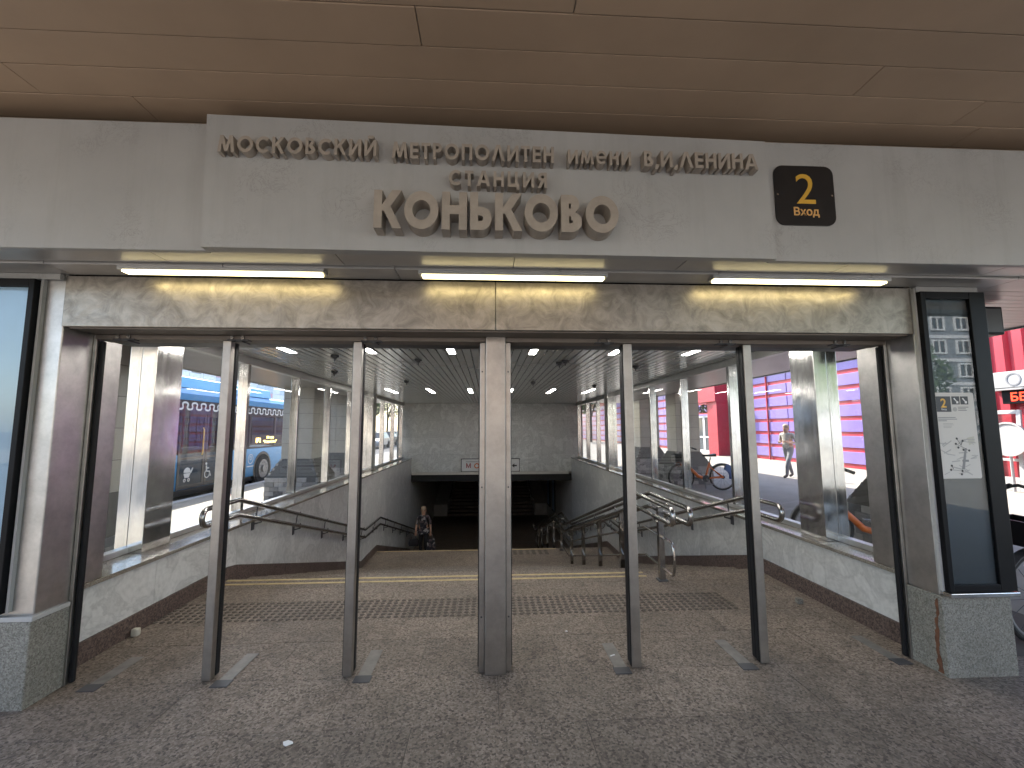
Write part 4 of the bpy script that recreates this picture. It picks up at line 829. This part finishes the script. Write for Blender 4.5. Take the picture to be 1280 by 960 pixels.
# ------------------------------------------------------------------ grey tower across the square (seen in the display glass)
tw = thing('grey_tower', 'grey apartment tower with white window frames across the square', 'building', (40, -46, -0.16))
boxo('wall', (-14, 22, -14, 0, 0, 46), 'tower_wall', tw)
fm = MB()
for b in ((-0.95, -0.75, -0.9, 0.9), (0.75, 0.95, -0.9, 0.9), (-0.75, 0.75, 0.72, 0.9), (-0.75, 0.75, -0.9, -0.72), (-0.06, 0.06, -0.72, 0.72)): fm.box(b[0], b[1], 0, 0.18, b[2], b[3])
fme = fm.mesh('frame', 'white_paint'); pme = MB().box(-0.75, 0.75, 0, 0.05, -0.72, 0.72).mesh('pane', 'dark_window'); bme = MB().box(-14, 22, 0, 0.12, -0.2, 0.2).mesh('floor_band', 'panel_white')
for r_ in range(14):
    obj('floor_band', bme, tw, (0, 0.001, 1.2 + r_ * 3.0))
    for c in range(11):
        wo = obj('window', fme, tw, (-12 + c * 3.2, 0.001, 2.9 + r_ * 3.0)); obj('pane', pme, wo, (0, 0.002, 0))

def block(x, y, w_, h_, mat, label, dp=12):
    o = thing('reflected_block', label, 'building', (x, y, -0.16), 0, 'added blocks across the square'); boxo('wall', (-w_ / 2, w_ / 2, -dp, 0, 0, h_), mat, o); boxo('parapet', (-w_ / 2 - 0.1, w_ / 2 + 0.1, -dp, 0.15, h_, h_ + 0.8), 'panel_white', o)
    for r_ in range(int(h_ / 3)):
        for c in range(int(w_ / 3.6)):
            wo = obj('window', fme, o, (-w_ / 2 + 2 + c * 3.6, 0.001, 1.9 + r_ * 3.0)); obj('pane', pme, wo, (0, 0.002, 0))
pm('block_beige', (0.36, 0.29, 0.22), 0.8, var=0.1); pm('block_brown', (0.25, 0.17, 0.13), 0.8, var=0.12)
block(3, -52, 36, 24, 'block_brown', 'unseen brown brick apartment block added across the square for reflections'); block(-38, -56, 40, 15, 'block_beige', 'unseen low beige apartment block added across the square for reflections')  # unseen buildings, added to darken and warm what the steel reflects
tree(-6, -26, 9, 3.6, 'leaf_green', 'unseen round tree added across the square before the brown block', 21, 2600, 'trees across the square'); tree(8, -30, 10, 4, 'leaf_dark', 'unseen dark tree added across the square before the brown block', 22, 2600, 'trees across the square')  # unseen trees, added with the blocks to darken reflections
# ------------------------------------------------------------------ market side: purple facade, red wall, kiosk bits
pf = thing('purple_facade', 'market hall facade of purple panels held in red rails', 'building', (14.5, 14, -0.012))
boxo('wall', (0, 6, -1.2, 62, 0, 5.6), 'red_paint', pf)
pp = MB().box(-0.05, 0, -0.72, 0.72, -0.23, 0.23, ch=0.006).mesh('purple_panel', 'purple')
for c in range(24):
    for r_ in range(7):
        if c in (8, 9): continue
        obj('purple_panel', pp, pf, (-0.001, -0.3 + c * 1.5, 0.42 + r_ * 0.63))
fm = MB()
for c in range(24, 41):
    for r_ in range(7): fm.box(-0.05, 0, -0.3 + c * 1.5 - 0.72, -0.3 + c * 1.5 + 0.72, 0.19 + r_ * 0.63, 0.65 + r_ * 0.63)
fm.build('far_panels', 'purple', pf)['kind'] = 'stuff'
for c in range(0, 24, 2):
    if c not in (8,): MB().box(-0.12, -0.051, c * 1.5 - 1.08, c * 1.5 - 1.02, 0, 4.9).build('rail_post', 'red_paint', pf)
boxo('cornice', (-0.5, 0.0, -1.2, 62, 4.95, 5.7), 'panel_white', pf)
# red entrance porch set into the facade
ep = thing('red_porch', 'bright red ribbed porch with white doors on the market hall', 'porch', (14.3, 27, -0.012))
for k, (a, b) in enumerate(((-1.9, -1.5), (-1.35, -0.95), (-0.8, -0.4))): MB().prism([(-0.9 + k * 0.1, 0), (-0.2, 0), (-0.2, 4.2), (-0.9 + k * 0.1, 4.2)], 'y', a, b).build('rib', 'red_paint', ep)
MB().prism([(-1.95, 3.2), (1.8, 3.2), (1.8, 3.5), (-0.6, 4.9), (-1.95, 4.5)], 'x', -1.0, -0.7).build('gable', 'red_paint', ep)
for a in (0.1, 1.0):
    d_ = MB()
    for b in ((a, a + 0.09, 0, 2.4), (a + 0.76, a + 0.85, 0, 2.4), (a + 0.09, a + 0.76, 2.3, 2.4), (a + 0.09, a + 0.76, 0, 0.2), (a + 0.09, a + 0.76, 1.0, 1.08)): d_.box(-0.28, -0.2, *b)
    dd = d_.build('door', 'white_paint', ep); boxo('door_pane', (-0.25, -0.23, a + 0.09, a + 0.76, 0.2, 2.3), 'dark_window', dd)
gl = MB(); rg = random.Random(5)
for i in range(260):
    p = Vector((-0.5 + rg.uniform(-0.15, 0.15), rg.uniform(-0.3, 1.9), 2.85 + rg.uniform(-0.25, 0.25))); u = Vector((rg.gauss(0, 1), rg.gauss(0, 1), rg.gauss(0, 1))).normalized(); v = u.orthogonal(); gl.add([p - u * 0.07, p + v * 0.05, p + u * 0.07, p - v * 0.05], [(0, 1, 2, 3)])
gl.build('leaf_garland', 'leaf_green', ep)
# red corrugated wall with AC unit, LED sign, white frame and round plate at the right hand edge
rw = thing('red_corrugated_wall', 'red corrugated metal wall past the right display', 'wall', (13.7, 10.2, -0.012))
rpm = MB().prism([(-0.21, 0), (-0.15, -0.09), (0.06, -0.09), (0.12, 0)], 'z', 0, 4.25); rpm.v = [(p[1], p[0], p[2]) for p in rpm.v]; rme = rpm.mesh('rib', 'red_paint')
boxo('sheet', (0, 0.1, -4.5, 1.4, 0, 4.25), 'red_paint', rw)
for k in range(14): obj('rib', rme, rw, (-0.001, 1.1 - k * 0.42, 0))
boxo('pale_gable', (0.1, 0.6, -4.5, 0.0, 2.9, 5.4), 'dimmed_white', rw)
ac = thing('air_conditioner', 'white air conditioner unit fixed on the red wall', 'air conditioner', (13.52, 10.45, 2.6))
MB().box(-0.25, 0.05, -0.42, 0.42, 0, 0.42, ch=0.02).build('case', 'dimmed_white', ac); MB().ring((-0.255, -0.12, 0.21), 'x', 0.13, 0.165, 0.012).build('fan_ring', 'mid_grey', ac); MB().box(-0.26, 0.08, -0.5, 0.6, -0.05, -0.01).build('bracket', 'dimmed_white', ac)
ld = thing('led_sign', 'red LED sign with Cyrillic letters under the air conditioner', 'sign', (13.5, 10.1, 2.2))
boxo('box', (-0.1, 0.1, -0.8, 0.62, 0, 0.36), 'black_metal', ld, 0.01); t_ = text('lettering', 'БЕЛ', 0.29, 'red_led', (-0.104, 0.44, 0.07), (R(90), 0, R(-90)), ld, 0.002, align='LEFT', bold=True)
wf = thing('white_window_frame', 'white framed glazed door leaning before the red wall', 'door', (13.3, 10.75, -0.012)); wf.rotation_euler = (0, R(3), 0)
for b in ((-0.42, -0.32, 0, 2.05), (0.32, 0.42, 0, 2.05), (-0.32, 0.32, 1.95, 2.05), (-0.32, 0.32, 0, 0.35), (-0.32, 0.32, 0.75, 0.82)): MB().box(-0.05, 0.0, *b, ch=0.006).build('frame_bar', 'dimmed_white', wf)
boxo('pane', (-0.03, -0.02, -0.32, 0.32, 0.35, 1.95), 'clear_glass', wf)
tag(MB().disc((13.12, 10.45, 1.3), 'x', 0.42, 0.05, 32).ring((13.09, 10.45, 1.3), 'x', 0.39, 0.43, 0.04).tube([(13.12, 10.45, 0), (13.12, 10.45, 0.9)], 0.03, 8).build('round_plate_sign', 'dimmed_white'), 'round white plate on a short pole beside the white door', 'sign')
wp = MB().tube([(13.2, 11.0, 2.1), (12.8, 10.65, 3.75)], 0.03, 6); wp.prism([(10.5, 3.65), (10.75, 3.65), (10.9, 4.05), (10.42, 4.05)], 'x', 12.7, 12.9); tag(wp.build('wall_floodlight', 'dimmed_white'), 'white floodlight on a slanted arm fixed to the red wall', 'floodlight')
sp = thing('hanging_speaker', 'black box hung beneath the soffit beside the right display', 'loudspeaker', (4.0, 3.36, 2.598))
MB().box(-0.13, 0.13, -0.13, 0.13, -0.26, -0.03, ch=0.01).build('cabinet', 'black_metal', sp); MB().tube([(0, 0, -0.03), (0, 0, 0)], 0.02, 8).build('hanger', 'dark_grey', sp); boxo('grille', (-0.11, 0.11, -0.134, -0.131, -0.24, -0.05), 'dark_grey', sp)

# ------------------------------------------------------------------ share bicycles
def bike():
    o = thing('share_bicycle', '', 'bicycle')
    for x, nm in ((0.55, 'wheel'), (-0.52, 'wheel')):
        wl = MB().tube([(x + 0.325 * math.cos(a), 0, 0.345 + 0.325 * math.sin(a)) for a in [2 * math.pi * k / 32 for k in range(32)]], 0.02, 8, closed=True).build('wheel', 'tyre', o, True)
        MB().tube([(x + 0.298 * math.cos(a), 0, 0.345 + 0.298 * math.sin(a)) for a in [2 * math.pi * k / 32 for k in range(32)]], 0.011, 6, closed=True).build('rim', 'mid_grey', wl, True)
        sp_ = MB().disc((x, 0, 0.345), 'y', 0.045, 0.09, 14)
        for k in range(14): a = k * 2 * math.pi / 14; sp_.tube([(x, 0.02 * (-1) ** k, 0.345), (x + 0.295 * math.cos(a), 0, 0.345 + 0.295 * math.sin(a))], 0.0022, 4)
        sp_.build('spokes', 'dark_grey', wl)
    f = MB(); f.tube([(-0.40, 0, 0.86), (-0.33, 0, 0.62), (-0.08, 0, 0.36), (0.1, 0, 0.31)], [0.034, 0.04, 0.042, 0.04], 10); f.tube([(0.1, 0, 0.31), (0.22, 0, 0.72)], 0.026, 10)
    for s in (-0.06, 0.06): f.tube([(0.1, s * 0.4, 0.31), (0.55, s, 0.345)], 0.017, 8); f.tube([(0.2, s * 0.3, 0.62), (0.55, s, 0.345)], 0.013, 8)
    f.build('frame', 'orange_paint', o, True)
    fk = MB()
    for s in (-0.055, 0.055): fk.tube([(-0.39, s * 0.6, 0.78), (-0.44, s, 0.62), (-0.52, s, 0.345)], 0.014, 8)
    fk.tube([(-0.405, 0, 0.86), (-0.36, 0, 1.1)], 0.019, 8); fk.build('fork', 'dark_grey', o, True)
    hb = MB(); hb.tube([(-0.28, -0.31, 1.1), (-0.36, -0.17, 1.14), (-0.37, 0, 1.11), (-0.36, 0.17, 1.14), (-0.28, 0.31, 1.1)], 0.013, 8); h_ = hb.build('handlebar', 'dark_grey', o, True)
    for s in (-1, 1): MB().tube([(-0.24, 0.33 * s, 1.09), (-0.33, 0.24 * s, 1.125)], 0.02, 8).build('grip', 'rubber', h_, True)
    MB().tube([(0.22, 0, 0.72), (0.25, 0, 0.86)], 0.016, 8).build('seat_post', 'mid_grey', o, True)
    sd_ = MB(); sd_.add([(0.05, 0.03, 0.88), (0.05, -0.03, 0.88), (0.2, -0.05, 0.875), (0.36, -0.1, 0.885), (0.4, 0, 0.88), (0.36, 0.1, 0.885), (0.2, 0.05, 0.875)] + [(0.04, 0.025, 0.925), (0.04, -0.025, 0.925), (0.2, -0.045, 0.92), (0.36, -0.095, 0.945), (0.4, 0, 0.95), (0.36, 0.095, 0.945), (0.2, 0.045, 0.92)], [tuple(range(7))[::-1], tuple(range(7, 14))] + [(i, (i + 1) % 7, 7 + (i + 1) % 7, 7 + i) for i in range(7)])
    sd_.build('saddle', 'rubber', o, True)
    gd = MB()
    for x, a0, a1, mt in ((0.55, -25, 150, 0), (-0.52, 20, 165, 1)):
        g = MB().ring((x, 0, 0.345), 'y', 0.352, 0.36, 0.06, a0, a1, 20); g.build('mudguard', 'dark_grey', o)
    g = MB().ring((0.55, 0.034, 0.345), 'y', 0.19, 0.355, 0.006, -15, 75, 12); g.build('skirt_guard', 'blue_plastic', o); g = MB().ring((0.55, -0.034, 0.345), 'y', 0.19, 0.355, 0.006, -15, 75, 12); g.build('skirt_guard', 'blue_plastic', o)
    MB().disc((0.1, -0.05, 0.31), 'y', 0.09, 0.012, 20).build('chainring', 'dark_grey', o)
    cr_ = MB().tube([(0.1, -0.07, 0.31), (0.2, -0.075, 0.18)], 0.012, 6); cr_.box(0.16, 0.24, -0.16, -0.08, 0.165, 0.185); cr_.build('crank', 'mid_grey', o); cr_ = MB().tube([(0.1, 0.07, 0.31), (0.0, 0.075, 0.44)], 0.012, 6); cr_.box(-0.04, 0.04, 0.08, 0.16, 0.43, 0.45); cr_.build('crank', 'mid_grey', o)
    bk = MB(); bk.box(-0.72, -0.45, -0.16, 0.16, 0.74, 0.76)
    for (a, b, c, d) in ((-0.72, -0.70, -0.16, 0.16), (-0.47, -0.45, -0.16, 0.16), (-0.70, -0.47, -0.16, -0.145), (-0.70, -0.47, 0.145, 0.16)): bk.box(a, b, c, d, 0.76, 0.92)
    bk.build('basket', 'black_metal', o); MB().box(-0.52, -0.44, -0.05, 0.05, 0.60, 0.72, ch=0.015).build('lamp_housing', 'mid_grey', o); MB().disc((-0.525, 0, 0.66), 'x', 0.03, 0.012, 14).build('lamp', 'orange_paint', o)
    MB().tube([(0.12, 0.06, 0.3), (0.2, 0.2, 0.0)], 0.011, 6).build('kickstand', 'mid_grey', o)
    return o
bp_ = bike()
for i, (x, y, rz, lab) in enumerate(((5.55, 11.35, R(-4), 'orange share bicycle parked in front of the tiled column'), (4.75, 5.35, R(-24), 'orange share bicycle against the glazing near the entrance'), (4.62, 3.30, R(8), 'orange share bicycle at the edge of the right display plinth'))):
    o = bp_ if i == 0 else copy_tree(bp_)
    o.location = (x, y, -0.012); o.rotation_euler = (R(3), 0, rz); o['label'] = lab; o['group'] = 'parked share bicycles'

# ------------------------------------------------------------------ people
def person(label, loc, rz, J, mats, hair, feats=True):
    """J: joint -> (pos, radius); one skinned body with materials by limb"""
    bones = [('pelvis', 'waist', 0), ('waist', 'chest', 0), ('chest', 'neck', 0), ('neck', 'head', 2), ('head', 'crown', 2)]
    for s in 'LR': bones += [('chest', 'sh' + s, 0), ('sh' + s, 'el' + s, 0), ('el' + s, 'wr' + s, 2), ('wr' + s, 'pm' + s, 2), ('pelvis', 'hp' + s, 1), ('hp' + s, 'kn' + s, 1), ('kn' + s, 'an' + s, 1), ('an' + s, 'to' + s, 3)]
    names = list(J); idx = {n: i for i, n in enumerate(names)}
    me = bpy.data.meshes.new('person_body'); me.from_pydata([J[n][0] for n in names], [(idx[a], idx[b]) for a, b, _ in bones], [])
    tmp = bpy.data.objects.new('tmp', me); col.objects.link(tmp)
    tmp.modifiers.new('skin', 'SKIN'); sub = tmp.modifiers.new('sub', 'SUBSURF'); sub.levels = 2; sub.render_levels = 2
    sv = me.skin_vertices[0].data if me.skin_vertices else None
    if sv is None:
        bm = bmesh.new(); bm.from_mesh(me); bm.verts.layers.skin.verify(); bm.to_mesh(me); bm.free(); sv = me.skin_vertices[0].data
    for n in names:
        r_ = J[n][1]; sv[idx[n]].radius = r_ if isinstance(r_, tuple) else (r_, r_)
    sv[idx['pelvis']].use_root = True
    dg = bpy.context.evaluated_depsgraph_get(); dg.update()
    out = bpy.data.meshes.new_from_object(tmp.evaluated_get(dg)); bpy.data.objects.remove(tmp)
    out.materials.clear(); [out.materials.append(M[k]) for k in mats]
    segs = [(Vector(J[a][0]), Vector(J[b][0]), k) for a, b, k in bones]
    for p in out.polygons:
        c = p.center; best = min(segs, key=lambda s: (c - (s[0] + (s[1] - s[0]) * max(0, min(1, (c - s[0]).dot(s[1] - s[0]) / max(1e-6, (s[1] - s[0]).length_squared))))).length)
        k = best[2]
        if k == 0 and c.z < J['pelvis'][0][2] - 0.10: k = 1
        p.material_index = k; p.use_smooth = True
    # fingers and face shapes joined into the same body mesh
    ex = MB()
    for s in 'LR':
        pm_, wr = Vector(J['pm' + s][0]), Vector(J['wr' + s][0]); d = (pm_ - wr).normalized(); side = d.cross(Vector((0, 1, 0.2))).normalized()
        for k, (o_, ln) in enumerate(((-0.027, 0.06), (-0.009, 0.075), (0.009, 0.07), (0.026, 0.055))):
            b0 = pm_ + side * o_ - d * 0.01; ex.tube([b0, b0 + d * ln * 0.5 + Vector((0, -0.005, 0)), b0 + d * ln * 0.85 + Vector((0, -0.025, 0)), b0 + d * ln + Vector((0, -0.045, 0.005))], [0.009, 0.0085, 0.008, 0.006], 6)
        b0 = wr + d * 0.03 + side * -0.03; ex.tube([b0, b0 + side * -0.025 + d * 0.025, b0 + side * -0.03 + d * 0.055], [0.011, 0.01, 0.007], 6)
    hd = Vector(J['head'][0]); fy = J['face'] if 'face' in J else None
    bm = bmesh.new(); bm.from_mesh(out); base = len(bm.verts)
    vv = [bm.verts.new(v) for v in ex.v]
    for f in ex.f:
        nf = bm.faces.new([vv[i] for i in f]); nf.material_index = 2; nf.smooth = True
    bmesh.ops.recalc_face_normals(bm, faces=bm.faces[:]); bm.to_mesh(out); bm.free()
    o = obj('person', out, None, loc); o.rotation_euler = (0, 0, rz); tag(o, label, 'person')
    # hair cap
    hc = MB(); c = hd + Vector((0, 0.022, 0.075)); hc.ball(c, 0.098, 8, 0, (0.95, 1.0, 0.92)); hc.ball(hd + Vector((0, 0.045, 0.03)), 0.088, 8, 0, (0.98, 0.85, 1.0)); hc.build('hair', hair, o, True)
    e = MB()
    for s in (-1, 1): e.ball(hd + Vector((0.032 * s, -0.083, 0.035)), 0.011, 5, 0, (1.2, 0.6, 0.8))
    e.box(hd.x - 0.022, hd.x + 0.022, hd.y - 0.088, hd.y - 0.078, hd.z - 0.048, hd.z - 0.040); e.build('eyes_and_mouth', 'hair_dark', o)
    n_ = MB(); n_.add([(hd.x - 0.013, hd.y - 0.085, hd.z - 0.008), (hd.x + 0.013, hd.y - 0.085, hd.z - 0.008), (hd.x, hd.y - 0.085, hd.z + 0.035), (hd.x, hd.y - 0.112, hd.z - 0.004)], [(0, 1, 2), (0, 3, 1), (1, 3, 2), (2, 3, 0)])
    for s in (-1, 1): n_.ball(hd + Vector((0.088 * s, 0.0, 0.01)), 0.022, 5, 0, (0.4, 0.8, 1.3))
    n_.build('nose_and_ears', 'skin', o, True)
    return o
def joints(H_, lean=0.0):
    k = H_ / 1.7
    J = {'pelvis': ((0, 0, 0.93 * k), (0.15 * k, 0.12 * k)), 'waist': ((0, -0.005, 1.08 * k), (0.145 * k, 0.11 * k)), 'chest': ((0, -0.01 - lean, 1.30 * k), (0.16 * k, 0.115 * k)), 'neck': ((0, -0.015 - lean * 1.2, 1.45 * k), 0.055 * k), 'head': ((0, -0.04 - lean * 1.5, 1.56 * k), (0.082 * k, 0.092 * k)), 'crown': ((0, -0.03 - lean * 1.5, 1.645 * k), (0.075 * k, 0.085 * k))}
    return J, k
# woman climbing the stairs with two bags
J, k = joints(1.58, 0.03)
for s, x in (('L', 1), ('R', -1)):
    J['sh' + s] = ((0.18 * x * k, -0.03, 1.38 * k), 0.058 * k); J['el' + s] = ((0.245 * x * k, -0.02, 1.10 * k), 0.047 * k); J['wr' + s] = ((0.255 * x * k, -0.08, 0.86 * k), 0.03 * k); J['pm' + s] = ((0.255 * x * k, -0.09, 0.79 * k), (0.036 * k, 0.02 * k))
    J['hp' + s] = ((0.095 * x * k, 0, 0.84 * k), 0.095 * k); f = -0.16 if s == 'L' else 0.02; up_ = 0.10 if s == 'L' else 0.0
    J['kn' + s] = ((0.1 * x * k, f * 0.9 - 0.03, 0.48 * k + up_ * 0.9), 0.066 * k); J['an' + s] = ((0.1 * x * k, f * 0.6 + 0.02, 0.085 * k + up_), 0.046 * k); J['to' + s] = ((0.11 * x * k, f * 0.6 - 0.13, 0.045 * k + up_), (0.045 * k, 0.035 * k))
WY = 14.9; WZ = LZ1 - math.ceil((WY - L1Y1) / TR) * RI
wo = person('woman in a dark floral blouse and black trousers climbing the stairs with bags', (-2.12, WY, WZ - 0.01), 0, J, ['floral', 'trousers_black', 'skin', 'shoe_white'], 'hair_grey')
bl = MB().add([(p[0], p[1], p[2]) for p in [(0.2 * math.cos(a), 0.145 * math.sin(a) - 0.01, 0.98 * k) for a in [2 * math.pi * i / 16 for i in range(16)]]] + [(0.235 * math.cos(a), 0.175 * math.sin(a) - 0.01, 0.80 * k) for a in [2 * math.pi * i / 16 for i in range(16)]], [(i, (i + 1) % 16, 16 + (i + 1) % 16, 16 + i) for i in range(16)]).build('blouse_hem', 'floral', wo, True)
def bag(nm, label, x, y, z, w_, d_, h_, mat):
    o = thing(nm, label, 'bag', (x, y, z)); m = MB(); m.add([(a * w_ / 2, b * d_ / 2, 0) for a, b in ((-1, -1), (1, -1), (1, 1), (-1, 1))] + [(a * w_ / 2 * 1.08, b * d_ / 2 * 1.2, h_ * 0.45) for a, b in ((-1, -1), (1, -1), (1, 1), (-1, 1))] + [(a * w_ / 2 * 0.9, b * d_ / 2 * 0.5, h_) for a, b in ((-1, -1), (1, -1), (1, 1), (-1, 1))], [(3, 2, 1, 0), (8, 9, 10, 11)] + [(j + i, j + (i + 1) % 4, j + 4 + (i + 1) % 4, j + 4 + i) for j in (0, 4) for i in range(4)])
    m.build('sack', mat, o, True)
    for s in (-0.4, 0.4): MB().tube([(-w_ * 0.25, d_ * s * 0.5, h_ * 0.98), (-w_ * 0.18, 0, h_ + 0.1), (0, 0, h_ + 0.15), (w_ * 0.18, 0, h_ + 0.1), (w_ * 0.25, d_ * s * 0.5, h_ * 0.98)], 0.008, 6).build('handle', mat, o)
HX = 0.255 * k
bag('handbag', 'black square handbag held by the woman on the stairs', -2.12 - HX - 0.06, WY - 0.10, WZ + 0.72 * k - 0.15 - 0.22 + 0.05, 0.30, 0.12, 0.22, 'trousers_black')
bag('shopping_bag', 'grey patterned shopping bag hanging from the woman’s hand', -2.12 + HX + 0.03, WY - 0.10, WZ + 0.72 * k - 0.15 - 0.46 + 0.05, 0.26, 0.14, 0.46, 'floral')
# man walking along the sunlit pavement
J, k = joints(1.72, 0.02)
for s, x in (('L', 1), ('R', -1)):
    J['sh' + s] = ((0.2 * x * k, -0.02, 1.40 * k), 0.06 * k); J['el' + s] = ((0.27 * x * k, 0.03, 1.13 * k), 0.048 * k)
    J['wr' + s] = ((0.16 * x * k, -0.2, 1.12 * k), 0.032 * k); J['pm' + s] = ((0.11 * x * k, -0.27, 1.15 * k), (0.036 * k, 0.02 * k))
    f = -1 if s == 'L' else 1
    J['hp' + s] = ((0.095 * x * k, 0, 0.85 * k), 0.09 * k); J['kn' + s] = ((0.1 * x * k, 0.17 * f - 0.05, 0.49 * k), 0.064 * k); J['an' + s] = ((0.1 * x * k, 0.28 * f, 0.095 * k), 0.045 * k); J['to' + s] = ((0.1 * x * k, 0.28 * f - 0.16, 0.045 * k), (0.045 * k, 0.035 * k))
person('man in a pale striped shirt and grey trousers walking past the purple facade', (9.75, 13.9, -0.012), R(-70), J, ['shirt', 'trousers_grey', 'skin', 'hair_dark'], 'hair_grey')
